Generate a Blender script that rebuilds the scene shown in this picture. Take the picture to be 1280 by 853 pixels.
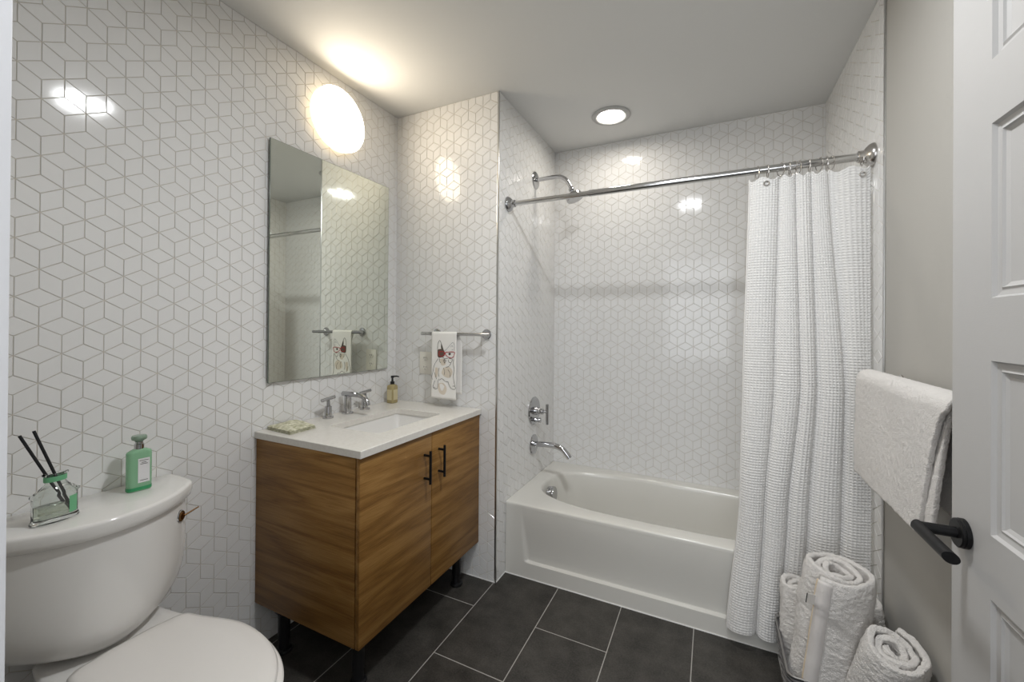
import bpy, bmesh, math, random
from mathutils import Vector, Matrix, noise
random.seed(7)
PI = math.pi
C = bpy.context.scene.collection
for o in list(bpy.data.objects): bpy.data.objects.remove(o)

# ------------------------------------------------------------ camera
cam_d = bpy.data.cameras.new('camera'); cam = bpy.data.objects.new('camera', cam_d); C.objects.link(cam)
cam_d.sensor_width = 36; cam_d.lens = 517.26 * 36 / 1280; cam_d.shift_y = -(426.5 - 405.17) / 1280; cam_d.clip_start = 0.02
cam.matrix_world = (Matrix.Translation((1.64, 0, 1.3007)) @ Matrix.Rotation(0.4514, 4, 'Z')
                    @ Matrix.Rotation(PI / 2 + 0.0037, 4, 'X') @ Matrix.Rotation(0.0075, 4, 'Z'))
bpy.context.scene.camera = cam

# ------------------------------------------------------------ exposure, world, lights
vs = bpy.context.scene.view_settings
vs.view_transform = 'Standard'; vs.look = 'None'; vs.exposure = 2.6; vs.gamma = 1; vs.use_curve_mapping = False
SCONCE = 2.75; DOWN_TUB = 11.0; DOWN_ROOM = 37.5; HALL_FILL = 2.4; DOOR_FILL = 3.2
w = bpy.data.worlds.new('world'); bpy.context.scene.world = w; w.use_nodes = True
w.node_tree.nodes['Background'].inputs[0].default_value = (0.85, 0.92, 1, 1)
w.node_tree.nodes['Background'].inputs[1].default_value = 0.1
def area(name, loc, rot, sx, sy, power, col):
    l = bpy.data.lights.new(name, 'AREA'); l.shape = 'RECTANGLE'; l.size = sx; l.size_y = sy; l.energy = power; l.color = col
    o = bpy.data.objects.new(name, l); C.objects.link(o); o.location = loc; o.rotation_euler = rot
    return o
area('hall_ceiling_fill', (1.7, -0.75, 2.44), (0, 0, 0), 1.2, 0.5, HALL_FILL, (1, 0.97, 0.93))  # unseen fill lamp added overhead in the hall to even out the room
area('hall_far_fill', (1.6, -1.55, 1.55), (PI / 2, 0, 0), 1.3, 1.5, DOOR_FILL, (0.9, 0.95, 1.0))  # broad cool fill panel added behind the camera; no window is modelled

# ------------------------------------------------------------ dimensions (metres)
YS, W1, YT, W2, ZC = 1.852, 0.66, 2.686, 2.1745, 2.49
YF = 0.12            # inner face of the wall the photographer stands in
YA, ZT = 1.957, 0.374

# ------------------------------------------------------------ materials
def setin(b, **k):
    for n, v in k.items():
        n = {'base': 'Base Color', 'rough': 'Roughness', 'metal': 'Metallic', 'spec': 'Specular IOR Level', 'trans': 'Transmission Weight',
             'ior': 'IOR', 'coat': 'Coat Weight', 'coatr': 'Coat Roughness', 'sheen': 'Sheen Weight', 'emit': 'Emission Color', 'estr': 'Emission Strength',
             'sss': 'Subsurface Weight'}[n]
        if n in b.inputs: b.inputs[n].default_value = (*v, 1) if isinstance(v, tuple) and len(v) == 3 else v
def mat(name, **k):
    m = bpy.data.materials.new(name); m.use_nodes = True
    setin(m.node_tree.nodes['Principled BSDF'], **k); return m
def nodes(m): return m.node_tree.nodes, m.node_tree.links, m.node_tree.nodes['Principled BSDF']
def N(m, t, **ins):
    n = m.node_tree.nodes.new(t)
    for k, v in ins.items():
        k = k.replace('_', ' ')
        if k in n.inputs: n.inputs[k].default_value = v
    return n
def noisy(m, scale=40, bump=0.2, dist=0.002, c1=None, c2=None, vec='Object', stretch=None, detail=4):
    ns, L, b = nodes(m)
    tc = N(m, 'ShaderNodeTexCoord'); mp = N(m, 'ShaderNodeMapping'); L.new(tc.outputs[vec], mp.inputs[0])
    if stretch: mp.inputs['Scale'].default_value = stretch
    nz = N(m, 'ShaderNodeTexNoise', Scale=scale, Detail=detail); L.new(mp.outputs[0], nz.inputs['Vector'])
    if bump:
        bp = N(m, 'ShaderNodeBump', Strength=bump, Distance=dist); L.new(nz.outputs['Fac'], bp.inputs['Height']); L.new(bp.outputs[0], b.inputs['Normal'])
    if c1:
        r = N(m, 'ShaderNodeValToRGB'); r.color_ramp.elements[0].color = (*c1, 1); r.color_ramp.elements[1].color = (*c2, 1)
        r.color_ramp.elements[0].position = 0.3; r.color_ramp.elements[1].position = 0.7
        L.new(nz.outputs['Fac'], r.inputs[0]); L.new(r.outputs[0], b.inputs['Base Color'])
    return m
M = {}
M['tile'] = mat('glazed_white_tile', base=(0.81, 0.805, 0.795), rough=0.085, spec=0.36)
M['grout'] = mat('beige_grout', base=(0.64, 0.595, 0.52), rough=0.85)
M['paint'] = noisy(mat('greige_wall_paint', base=(0.45, 0.435, 0.405), rough=0.55, spec=0.25), 300, 0.05, 0.001)
M['ceiling'] = noisy(mat('ceiling_paint', base=(0.74, 0.74, 0.73), rough=0.7, spec=0.2), 250, 0.05, 0.001)
M['doorpaint'] = noisy(mat('door_paint', base=(0.46, 0.452, 0.445), rough=0.42, spec=0.4), 60, 0.12, 0.001, stretch=(1, 2, 14))
M['casing'] = mat('casing_paint', base=(0.80, 0.81, 0.84), rough=0.4)
M['caulk'] = mat('white_caulk', base=(0.85, 0.84, 0.82), rough=0.5)
M['alu'] = mat('satin_aluminium', base=(0.62, 0.62, 0.61), rough=0.28, metal=1.0)
M['chrome'] = mat('chrome', base=(0.50, 0.50, 0.51), rough=0.06, metal=1.0)
M['rodchrome'] = mat('rod_chrome', base=(0.66, 0.66, 0.66), rough=0.12, metal=1.0)
M['nickel'] = mat('brushed_nickel', base=(0.60, 0.58, 0.56), rough=0.22, metal=1.0)
M['black'] = mat('matt_black_metal', base=(0.006, 0.006, 0.0065), rough=0.42, spec=0.22)
M['blackplastic'] = mat('black_plastic', base=(0.008, 0.008, 0.009), rough=0.35)
M['porcelain'] = mat('white_porcelain', base=(0.83, 0.815, 0.79), rough=0.09, spec=0.55)
M['seatplastic'] = mat('seat_plastic', base=(0.80, 0.775, 0.75), rough=0.22)
M['acrylic'] = mat('tub_enamel', base=(0.70, 0.685, 0.64), rough=0.16, spec=0.5)
M['quartz'] = noisy(mat('quartz_counter', base=(0.74, 0.71, 0.66), rough=0.22), 90, 0, c1=(0.73, 0.70, 0.65), c2=(0.79, 0.765, 0.72))
M['mirror'] = mat('mirror_silver', base=(0.80, 0.83, 0.76), rough=0.0, metal=1.0)
M['mirroredge'] = mat('mirror_edge_glass', base=(0.16, 0.19, 0.16), rough=0.15)
M['darkgap'] = mat('gap_shade_black', base=(0.02, 0.02, 0.02), rough=0.8)  # near-black colour stands in for shade in cabinet gaps and behind the mirror
M['towel'] = noisy(mat('terry_cotton', base=(0.87, 0.835, 0.80), rough=0.95, spec=0.1, sheen=0.3), 420, 1.0, 0.006, detail=3)
M['towelcream'] = noisy(mat('cream_terry', base=(0.78, 0.70, 0.58), rough=0.95, spec=0.1), 330, 0.9, 0.004)
M['hem'] = noisy(mat('towel_hem_piping', base=(0.72, 0.58, 0.40), rough=0.9), 500, 0.3, 0.001)
M['linen'] = noisy(mat('flour_sack_cotton', base=(0.88, 0.86, 0.83), rough=0.85, spec=0.15), 500, 0.25, 0.001)
M['outlet'] = mat('ivory_plastic', base=(0.80, 0.77, 0.70), rough=0.3)
M['slot'] = mat('outlet_slot', base=(0.02, 0.02, 0.02), rough=0.6)
M['ink'] = mat('print_ink', base=(0.10, 0.09, 0.08), rough=0.9)
M['inkbrown'] = mat('print_brown', base=(0.14, 0.09, 0.07), rough=0.9)
M['inkgrey'] = mat('print_grey', base=(0.42, 0.43, 0.45), rough=0.9)
M['inkred'] = mat('print_red', base=(0.42, 0.03, 0.04), rough=0.9)
M['inkbeige'] = mat('print_beige', base=(0.72, 0.64, 0.54), rough=0.9)
M['glass'] = mat('clear_glass', base=(0.93, 0.96, 0.94), rough=0.02, trans=1.0, ior=1.45)
M['greenglass'] = mat('green_glass', base=(0.36, 0.66, 0.42), rough=0.08, trans=0.35, ior=1.3, spec=0.5)
M['greendark'] = mat('deep_green_glass', base=(0.07, 0.40, 0.17), rough=0.12, trans=0.2, ior=1.3)
M['greenlabel'] = mat('green_label', base=(0.16, 0.46, 0.24), rough=0.4)
M['liquid'] = mat('oil', base=(0.80, 0.84, 0.74), rough=0.02, trans=0.9, ior=1.35)
M['whitelabel'] = mat('white_label', base=(0.80, 0.79, 0.80), rough=0.5)
M['reed'] = mat('black_reed', base=(0.012, 0.012, 0.014), rough=0.8)
M['soap'] = mat('golden_soap', base=(0.62, 0.52, 0.27), rough=0.08, trans=0.45, ior=1.33)
M['cloth'] = mat('patterned_napkin', base=(0.7, 0.68, 0.52), rough=0.9)
noisy(M['cloth'], 70, 0.3, 0.002, c1=(0.34, 0.33, 0.19), c2=(0.80, 0.78, 0.64))
M['clothedge'] = mat('napkin_border', base=(0.1, 0.1, 0.07), rough=0.9)
noisy(M['clothedge'], 130, 0.3, 0.002, c1=(0.03, 0.04, 0.02), c2=(0.45, 0.44, 0.30))
M['tag'] = mat('woven_tag', base=(0.75, 0.72, 0.68), rough=0.8)
M['brass'] = mat('aged_brass', base=(0.25, 0.14, 0.06), rough=0.3, metal=1.0)
def emis(name, col, s):
    m = mat(name, base=(0.8, 0.8, 0.8), rough=0.5); setin(m.node_tree.nodes['Principled BSDF'], emit=col, estr=s); return m
M['sconce'] = emis('lit_opal_glass', (1.0, 0.86, 0.66), SCONCE)
M['sconceside'] = emis('opal_glass_side', (1.0, 0.80, 0.52), SCONCE * 0.10)
M['down_tub'] = emis('lit_downlight_lens', (1.0, 0.94, 0.84), DOWN_TUB)
M['down_room'] = emis('lit_downlight_lens_bright', (0.955, 0.98, 1.0), DOWN_ROOM)
M['whitetrim'] = mat('white_trim_ring', base=(0.5, 0.5, 0.49), rough=0.4)

# oak veneer with horizontal figured grain
def oak(name, axis):
    m = mat(name, rough=0.42, spec=0.3); ns, L, b = nodes(m)
    tc = N(m, 'ShaderNodeTexCoord'); mp = N(m, 'ShaderNodeMapping'); L.new(tc.outputs['Object'], mp.inputs[0])
    mp.inputs['Scale'].default_value = (1.0, 11, 11) if axis == 'x' else (11, 1.0, 11)
    big = N(m, 'ShaderNodeTexNoise', Scale=1.1, Detail=2, Distortion=0.35); L.new(mp.outputs[0], big.inputs['Vector'])
    mul = N(m, 'ShaderNodeMath'); mul.operation = 'MULTIPLY'; mul.inputs[1].default_value = 8; L.new(big.outputs['Fac'], mul.inputs[0])
    fr = N(m, 'ShaderNodeMath'); fr.operation = 'PINGPONG'; fr.inputs[1].default_value = 1; L.new(mul.outputs[0], fr.inputs[0])
    mp2 = N(m, 'ShaderNodeMapping'); L.new(tc.outputs['Object'], mp2.inputs[0]); mp2.inputs['Scale'].default_value = (5, 150, 150) if axis == 'x' else (150, 5, 150)
    fine = N(m, 'ShaderNodeTexNoise', Scale=2.0, Detail=6, Roughness=0.7); L.new(mp2.outputs[0], fine.inputs['Vector'])
    mix = N(m, 'ShaderNodeMix'); mix.inputs[0].default_value = 0.72
    L.new(fr.outputs[0], mix.inputs[2]); L.new(fine.outputs['Fac'], mix.inputs[3])
    r = N(m, 'ShaderNodeValToRGB'); e = r.color_ramp.elements
    e[0].position = 0.22; e[0].color = (0.125, 0.055, 0.011, 1); e[1].position = 0.72; e[1].color = (0.36, 0.195, 0.060, 1)
    k = e.new(0.45); k.color = (0.235, 0.115, 0.028, 1)
    L.new(mix.outputs[0], r.inputs[0]); L.new(r.outputs[0], b.inputs['Base Color'])
    bp = N(m, 'ShaderNodeBump', Strength=0.12, Distance=0.001); L.new(fine.outputs['Fac'], bp.inputs['Height']); L.new(bp.outputs[0], b.inputs['Normal'])
    return m
M['oakx'] = oak('oak_veneer_side', 'x'); M['oaky'] = oak('oak_veneer_front', 'y')

# charcoal porcelain floor tile 305 x 610 laid in half bond
def floor_mat():
    m = mat('charcoal_floor_tile', rough=0.42, spec=0.35); ns, L, b = nodes(m)
    tc = N(m, 'ShaderNodeTexCoord'); sep = N(m, 'ShaderNodeSeparateXYZ'); L.new(tc.outputs['Object'], sep.inputs[0])
    def math_(op, a, b_=None, c=None):
        n = N(m, 'ShaderNodeMath'); n.operation = op
        for i, v in enumerate((a, b_, c)):
            if v is None: continue
            if isinstance(v, (int, float)): n.inputs[i].default_value = v
            else: L.new(v, n.inputs[i])
        return n.outputs[0]
    TW, TL, G = 0.3075, 0.61, 0.0018
    xr = math_('DIVIDE', math_('SUBTRACT', sep.outputs[0], 0.6511 - 10 * TW), TW)
    row = math_('FLOOR', xr); fx = math_('FRACT', xr)
    dx = math_('MULTIPLY', math_('MINIMUM', fx, math_('SUBTRACT', 1.0, fx)), TW)
    odd = math_('MODULO', row, 2.0)                      # row 10 is the one right of the first joint line
    y0 = math_('SUBTRACT', sep.outputs[1], 1.352 - 10 * TL)
    yr = math_('DIVIDE', math_('ADD', y0, math_('MULTIPLY', odd, TL / 2)), TL)
    col = math_('FLOOR', yr); fy = math_('FRACT', yr)
    dy = math_('MULTIPLY', math_('MINIMUM', fy, math_('SUBTRACT', 1.0, fy)), TL)
    d = math_('MINIMUM', dx, dy)
    g = math_('LESS_THAN', d, G)
    nz = N(m, 'ShaderNodeTexNoise', Scale=9, Detail=8, Roughness=0.65); L.new(tc.outputs['Object'], nz.inputs['Vector'])
    nf = N(m, 'ShaderNodeTexNoise', Scale=150, Detail=3); L.new(tc.outputs['Object'], nf.inputs['Vector'])
    s = math_('ADD', math_('MULTIPLY', nz.outputs['Fac'], 0.6), math_('MULTIPLY', nf.outputs['Fac'], 0.4))
    wn = N(m, 'ShaderNodeTexWhiteNoise'); wn.noise_dimensions = '2D'; cmb = N(m, 'ShaderNodeCombineXYZ'); L.new(row, cmb.inputs[0]); L.new(col, cmb.inputs[1]); L.new(cmb.outputs[0], wn.inputs['Vector'])
    s = math_('ADD', s, math_('MULTIPLY', wn.outputs['Value'], 0.06))
    r = N(m, 'ShaderNodeValToRGB'); e = r.color_ramp.elements
    e[0].position = 0.38; e[0].color = (0.022, 0.020, 0.018, 1); e[1].position = 0.68; e[1].color = (0.075, 0.069, 0.061, 1)
    L.new(s, r.inputs[0])
    mx = N(m, 'ShaderNodeMix'); mx.data_type = 'RGBA'; L.new(g, mx.inputs[0]); L.new(r.outputs[0], mx.inputs[6]); mx.inputs[7].default_value = (0.40, 0.385, 0.36, 1)
    L.new(mx.outputs[2], b.inputs['Base Color'])
    h = math_('ADD', math_('MULTIPLY', math_('SUBTRACT', 1.0, g), 1.0), math_('MULTIPLY', nf.outputs['Fac'], 0.15))
    bp = N(m, 'ShaderNodeBump', Strength=0.3, Distance=0.001); L.new(h, bp.inputs['Height']); L.new(bp.outputs[0], b.inputs['Normal'])
    return m
M['floor'] = floor_mat()

# white waffle weave for the shower curtain, in its own UV (metres)
def waffle():
    m = mat('waffle_cotton', base=(0.78, 0.768, 0.752), rough=0.9, spec=0.12, sheen=0.2); ns, L, b = nodes(m)
    uv = N(m, 'ShaderNodeUVMap'); sep = N(m, 'ShaderNodeSeparateXYZ'); L.new(uv.outputs[0], sep.inputs[0])
    outs = []
    for i in (0, 1):
        a = N(m, 'ShaderNodeMath'); a.operation = 'MULTIPLY'; a.inputs[1].default_value = 2 * PI / 0.0105; L.new(sep.outputs[i], a.inputs[0])
        c = N(m, 'ShaderNodeMath'); c.operation = 'COSINE'; L.new(a.outputs[0], c.inputs[0]); outs.append(c.outputs[0])
    mx = N(m, 'ShaderNodeMath'); mx.operation = 'MAXIMUM'; L.new(outs[0], mx.inputs[0]); L.new(outs[1], mx.inputs[1])
    nz = N(m, 'ShaderNodeTexNoise', Scale=160, Detail=2); L.new(uv.outputs[0], nz.inputs['Vector'])
    ad = N(m, 'ShaderNodeMath'); ad.operation = 'ADD'; L.new(mx.outputs[0], ad.inputs[0]); L.new(nz.outputs['Fac'], ad.inputs[1])
    bp = N(m, 'ShaderNodeBump', Strength=0.35, Distance=0.0008); L.new(ad.outputs[0], bp.inputs['Height']); L.new(bp.outputs[0], b.inputs['Normal'])
    return m
M['waffle'] = waffle()
# woven basket fibre
def weave():
    m = mat('grey_woven_fibre', base=(0.10, 0.095, 0.095), rough=0.7); ns, L, b = nodes(m)
    tc = N(m, 'ShaderNodeTexCoord')
    wv = N(m, 'ShaderNodeTexWave', Scale=26, Distortion=1.5); wv.bands_direction = 'Z'; L.new(tc.outputs['Object'], wv.inputs['Vector'])
    r = N(m, 'ShaderNodeValToRGB'); e = r.color_ramp.elements; e[0].color = (0.035, 0.033, 0.036, 1); e[1].color = (0.21, 0.20, 0.20, 1)
    L.new(wv.outputs['Fac'], r.inputs[0]); L.new(r.outputs[0], b.inputs['Base Color'])
    return m
M['weave'] = weave()

# ------------------------------------------------------------ mesh helpers
def finish(me, angle=35):
    for p in me.polygons: p.use_smooth = True
    try: me.set_sharp_from_angle(angle=math.radians(angle))
    except Exception: pass
def mesh(name, verts, faces, m, parent=None, smooth=True, angle=35, fmat=None):
    me = bpy.data.meshes.new(name); me.from_pydata([tuple(v) for v in verts], [], faces); me.update()
    for k in (m if isinstance(m, list) else [m]): me.materials.append(k)
    if fmat: me.polygons.foreach_set('material_index', fmat)
    if smooth: finish(me, angle)
    o = bpy.data.objects.new(name, me); C.objects.link(o)
    if parent: o.parent = parent
    return o
class MB:
    def __init__(s): s.v = []; s.f = []; s.m = []
    def add(s, vs, fs, mi=0):
        b = len(s.v); s.v += [Vector(v) for v in vs]; s.f += [tuple(b + i for i in f) for f in fs]; s.m += [mi] * len(fs); return s
    def bm(s, bm, mi=0, mtx=None):
        bm.verts.ensure_lookup_table()
        vs = [(mtx @ v.co) if mtx else v.co.copy() for v in bm.verts]
        for i, v in enumerate(bm.verts): v.index = i
        s.add(vs, [[v.index for v in f.verts] for f in bm.faces], mi); bm.free(); return s
    def box(s, x0, x1, y0, y1, z0, z1, bev=0.0, mi=0, seg=2, mtx=None):
        bm = bmesh.new(); bmesh.ops.create_cube(bm, size=1)
        for v in bm.verts: v.co = Vector(((x0 + x1) / 2 + v.co.x * (x1 - x0), (y0 + y1) / 2 + v.co.y * (y1 - y0), (z0 + z1) / 2 + v.co.z * (z1 - z0)))
        if bev: bmesh.ops.bevel(bm, geom=bm.edges[:], offset=bev, segments=seg, affect='EDGES', profile=0.5)
        return s.bm(bm, mi, mtx)
    def lathe(s, prof, mtx=None, n=40, mi=0, sx=1, sy=1):
        """prof: list of (r, z); r=0 ends make poles"""
        vs = []; fs = []; rings = []
        for r, z in prof:
            if r < 1e-7: rings.append([len(vs)]); vs.append(Vector((0, 0, z)))
            else:
                rings.append(list(range(len(vs), len(vs) + n)))
                vs += [Vector((r * sx * math.cos(2 * PI * i / n), r * sy * math.sin(2 * PI * i / n), z)) for i in range(n)]
        for a, b in zip(rings, rings[1:]):
            for i in range(n):
                j = (i + 1) % n
                if len(a) == 1 and len(b) == 1: continue
                if len(a) == 1: fs.append((a[0], b[i], b[j]))
                elif len(b) == 1: fs.append((a[i], b[0], a[j]))
                else: fs.append((a[i], b[i], b[j], a[j]))
        if mtx: vs = [mtx @ v for v in vs]
        return s.add(vs, fs, mi)
    def tube(s, pts, r, n=16, mi=0, cap=True):
        pts = [Vector(p) for p in pts]; R = r if isinstance(r, (list, tuple)) else [r] * len(pts)
        up = None; rings = []; vs = []
        for i, p in enumerate(pts):
            t = ((pts[min(i + 1, len(pts) - 1)] - p).normalized() + (p - pts[max(i - 1, 0)]).normalized()).normalized()
            if up is None: up = t.orthogonal().normalized()
            up = (up - t * up.dot(t)).normalized(); sd = t.cross(up)
            rings.append(len(vs)); vs += [p + (up * math.cos(2 * PI * k / n) + sd * math.sin(2 * PI * k / n)) * R[i] for k in range(n)]
        fs = []
        for a, b in zip(rings, rings[1:]):
            fs += [(a + k, a + (k + 1) % n, b + (k + 1) % n, b + k) for k in range(n)]
        if cap: fs += [tuple(range(n - 1, -1, -1)), tuple(rings[-1] + k for k in range(n))]
        return s.add(vs, fs, mi)
    def loft(s, rings, mi=0, closed=True, cap0=False, cap1=False):
        n = len(rings[0]); vs = [v for r in rings for v in r]; fs = []
        for i in range(len(rings) - 1):
            for k in range(n if closed else n - 1):
                k2 = (k + 1) % n; fs.append((i * n + k, i * n + k2, (i + 1) * n + k2, (i + 1) * n + k))
        if cap0: fs.append(tuple(range(n - 1, -1, -1)))
        if cap1: fs.append(tuple((len(rings) - 1) * n + k for k in range(n)))
        return s.add(vs, fs, mi)
    def build(s, name, m, parent=None, smooth=True, angle=35, recalc=True):
        me = bpy.data.meshes.new(name); me.from_pydata([tuple(v) for v in s.v], [], s.f); me.update()
        for k in (m if isinstance(m, list) else [m]): me.materials.append(k)
        me.polygons.foreach_set('material_index', s.m)
        if recalc:
            b = bmesh.new(); b.from_mesh(me); bmesh.ops.recalc_face_normals(b, faces=b.faces[:]); b.to_mesh(me); b.free()
        if smooth: finish(me, angle)
        o = bpy.data.objects.new(name, me); C.objects.link(o)
        if parent: o.parent = parent
        return o
def axis(loc, d):
    """matrix putting local +Z along d at loc"""
    return Matrix.Translation(loc) @ Vector(d).normalized().to_track_quat('Z', 'Y').to_matrix().to_4x4()
def bezier(p, n=12):
    """smooth polyline through arc points: Catmull-Rom"""
    P = [Vector(q) for q in p]; out = []
    for i in range(len(P) - 1):
        a, b, c, d = P[max(i - 1, 0)], P[i], P[i + 1], P[min(i + 2, len(P) - 1)]
        for k in range(n):
            t = k / n
            out.append(0.5 * ((2 * b) + (c - a) * t + (2 * a - 5 * b + 4 * c - d) * t * t + (-a + 3 * b - 3 * c + d) * t ** 3))
    return out + [P[-1]]
def thing(name, label, cat, loc=(0, 0, 0), group=None):
    o = bpy.data.objects.new(name, None); C.objects.link(o); o.location = (0, 0, 0)
    o.empty_display_size = 0.05; o['label'] = label; o['category'] = cat
    o['_base'] = loc
    if group: o['group'] = group
    ROOTS.append(o); return o
ROOTS = []
def tag(o, label, cat, group=None):
    o['label'] = label; o['category'] = cat
    if group: o['group'] = group
    return o
def struct(o): o['kind'] = 'structure'; return o
def plabel(o, l): o['label'] = l; return o
def S(t): t = max(0, min(1, t)); return t * t * (3 - 2 * t)

# ============================================================ SETTING
b = MB(); b.box(-0.2, 3.2, -1.7, 2.8, -0.08, 0.0); struct(b.build('floor', M['floor'], smooth=False))
b = MB(); b.box(-0.2, 3.2, -1.7, 2.8, ZC, ZC + 0.08); struct(b.build('ceiling', M['ceiling'], smooth=False))

# rhombus ("tumbling block") wall tiles: real bevelled tiles on a grout bed
TS = 0.0514
def clip(poly, x0, x1, y0, y1):
    for ax, lim, sg in ((0, x0, 1), (0, x1, -1), (1, y0, 1), (1, y1, -1)):
        out = []
        for i in range(len(poly)):
            p, q = poly[i], poly[(i + 1) % len(poly)]
            dp, dq = sg * (p[ax] - lim), sg * (q[ax] - lim)
            if dp >= 0: out.append(p)
            if dp * dq < 0:
                t = dp / (dp - dq); out.append((p[0] + (q[0] - p[0]) * t, p[1] + (q[1] - p[1]) * t))
        poly = out
        if len(poly) < 3: return None
    return poly
def inset(poly, d):
    n = len(poly); A = sum(poly[i][0] * poly[(i + 1) % n][1] - poly[(i + 1) % n][0] * poly[i][1] for i in range(n)) / 2
    sg = 1 if A > 0 else -1; lines = []
    for i in range(n):
        p, q = Vector(poly[i]), Vector(poly[(i + 1) % n]); e = q - p
        if e.length < 1e-5: return None
        e.normalize(); nrm = Vector((-e.y, e.x)) * sg; lines.append((p + nrm * d, e))
    out = []
    for i in range(n):
        (p, e), (q, f) = lines[i - 1], lines[i]
        den = e.x * f.y - e.y * f.x
        if abs(den) < 1e-6: return None
        t = ((q.x - p.x) * f.y - (q.y - p.y) * f.x) / den; out.append(p + e * t)
    A2 = sum(out[i].x * out[(i + 1) % n].y - out[(i + 1) % n].x * out[i].y for i in range(n)) / 2
    if A2 * sg <= 1e-6: return None
    for i in range(n):
        if (out[(i + 1) % n] - out[i]).dot(Vector(poly[(i + 1) % n]) - Vector(poly[i])) <= 0: return None
    return out
def tile_wall(B, origin, U, V, W, u0, u1, v0, v1, pu, pv, seed=1):
    """tiles over [u0,u1]x[v0,v1]; W outward normal; (pu,pv) a six-way joint of the pattern"""
    rnd = random.Random(seed); s = TS; hx = s * math.sqrt(3) / 2
    O = Vector(origin); U = Vector(U); V = Vector(V); W = Vector(W)
    B.add([O + U * u0 + V * v0, O + U * u1 + V * v0, O + U * u1 + V * v1, O + U * u0 + V * v1], [(0, 1, 2, 3)], 1)
    i0 = int((u0 - pu) / hx) - 2; i1 = int((u1 - pu) / hx) + 2; j0 = int((v0 - pv) / (1.5 * s)) - 2; j1 = int((v1 - pv) / (1.5 * s)) + 2
    dirs = [(0, s), (hx, s / 2), (hx, -s / 2), (0, -s), (-hx, -s / 2), (-hx, s / 2)]
    for i in range(i0, i1 + 1):
        for j in range(j0, j1 + 1):
            if (i + j) % 2: continue
            cx, cy = pu + i * hx, pv + j * 1.5 * s
            # three of the six rhombi round each six-way joint are owned by it: A, A+d, A+d+d', A+d'
            for a in range(6):
                d1, d2 = dirs[a], dirs[(a + 1) % 6]
                q = (cx + d1[0] + d2[0], cy + d1[1] + d2[1])
                if a not in (0, 1, 2): continue
                poly = [(cx, cy), (cx + d1[0], cy + d1[1]), q, (cx + d2[0], cy + d2[1])]
                poly = clip(poly, u0, u1, v0, v1)
                if not poly: continue
                while len(poly) > 3:
                    k = min(range(len(poly)), key=lambda i: math.dist(poly[i], poly[(i + 1) % len(poly)]))
                    if math.dist(poly[k], poly[(k + 1) % len(poly)]) > 0.005: break
                    poly.pop(k)
                lo = inset(poly, 0.0007)
                hi = inset(poly, 0.0016)
                if not lo or not hi: continue
                tu, tv = rnd.gauss(0, 0.0025), rnd.gauss(0, 0.0025); mx = sum(p.x for p in hi) / len(hi); my = sum(p.y for p in hi) / len(hi)
                h = 0.0016 + rnd.uniform(-1, 1) * 0.00015; n = len(lo)
                vs = [O + U * p.x + V * p.y + W * 0.0006 for p in lo] + [O + U * p.x + V * p.y + W * (h + tu * (p.x - mx) + tv * (p.y - my)) for p in hi]
                B.add(vs, [tuple(range(n, 2 * n))] + [(k, (k + 1) % n, n + (k + 1) % n, n + k) for k in range(n)], 0)

B = MB(); B.box(-0.15, -0.0005, -0.0, YS + 0.0, 0, ZC, mi=1)
tile_wall(B, (0, 0, 0), (0, 1, 0), (0, 0, 1), (1, 0, 0), YF, YS, 0, ZC, 0.448, 1.443, 1)
struct(B.build('wall_left', [M['tile'], M['grout']], smooth=False))
B = MB(); B.box(-0.15, W1 - 0.0005, YS + 0.0005, YT + 0.1, 0, ZC, mi=1)
tile_wall(B, (0, YS, 0), (1, 0, 0), (0, 0, 1), (0, -1, 0), 0, W1 - 0.006, 0, ZC, 0.523, 1.583, 2)
tile_wall(B, (W1, 0, 0), (0, 1, 0), (0, 0, 1), (1, 0, 0), YS + 0.006, YT, 0, ZC, 1.93, 1.30, 3)
struct(B.build('wall_middle', [M['tile'], M['grout']], smooth=False))
B = MB(); B.box(W1 - 0.0, W2 + 0.15, YT + 0.0005, YT + 0.1, 0, ZC, mi=1)
tile_wall(B, (0, YT, 0), (1, 0, 0), (0, 0, 1), (0, -1, 0), W1, W2, 0, ZC, 1.627, 1.029, 4)
struct(B.build('wall_back', [M['tile'], M['grout']], smooth=False))
B = MB(); B.box(W2 + 0.0005, W2 + 0.15, YF, YT + 0.1, 0, ZC, mi=2)
tile_wall(B, (W2, 0, 0), (0, 1, 0), (0, 0, 1), (-1, 0, 0), YS, YT, 0, ZC, 1.95, 1.2, 5)
struct(B.build('wall_right', [M['tile'], M['grout'], M['paint']], smooth=False))
JX = 1.144
B = MB(); B.box(-0.15, JX - 0.02, 0.0, YF, 0, ZC); B.box(JX - 0.02, 2.125, 0.0, YF, 2.16, ZC); B.box(2.125, W2 + 0.15, 0.0, YF, 0, ZC)
struct(B.build('wall_front', M['paint'], smooth=False))
B = MB(); B.box(JX - 0.02, JX, -0.012, YF + 0.0, 0, 2.16, 0.001); B.box(2.105, 2.125, -0.012, YF - 0.005, 0, 2.16, 0.001); B.box(JX - 0.02, 2.125, -0.012, YF, 2.14, 2.16, 0.001)
B.box(JX - 0.075, JX - 0.002, -0.02, 0.0, 0, 2.21, 0.002); B.box(2.12, 2.19, -0.02, 0.0, 0, 2.21, 0.002)
struct(B.build('trim_3', M['casing']))
# hallway shell behind the photographer
B = MB(); B.box(-0.2, 3.2, -1.75, -1.65, 0, ZC); struct(B.build('wall_hall_far', M['casing'], smooth=False))
B = MB(); B.box(3.1, 3.2, -1.65, 0.0, 0, ZC); struct(B.build('wall_hall_right', M['casing'], smooth=False))
B = MB(); B.box(-0.2, -0.1, -1.65, 0.0, 0, ZC); struct(B.build('wall_hall_left', M['casing'], smooth=False))
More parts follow.
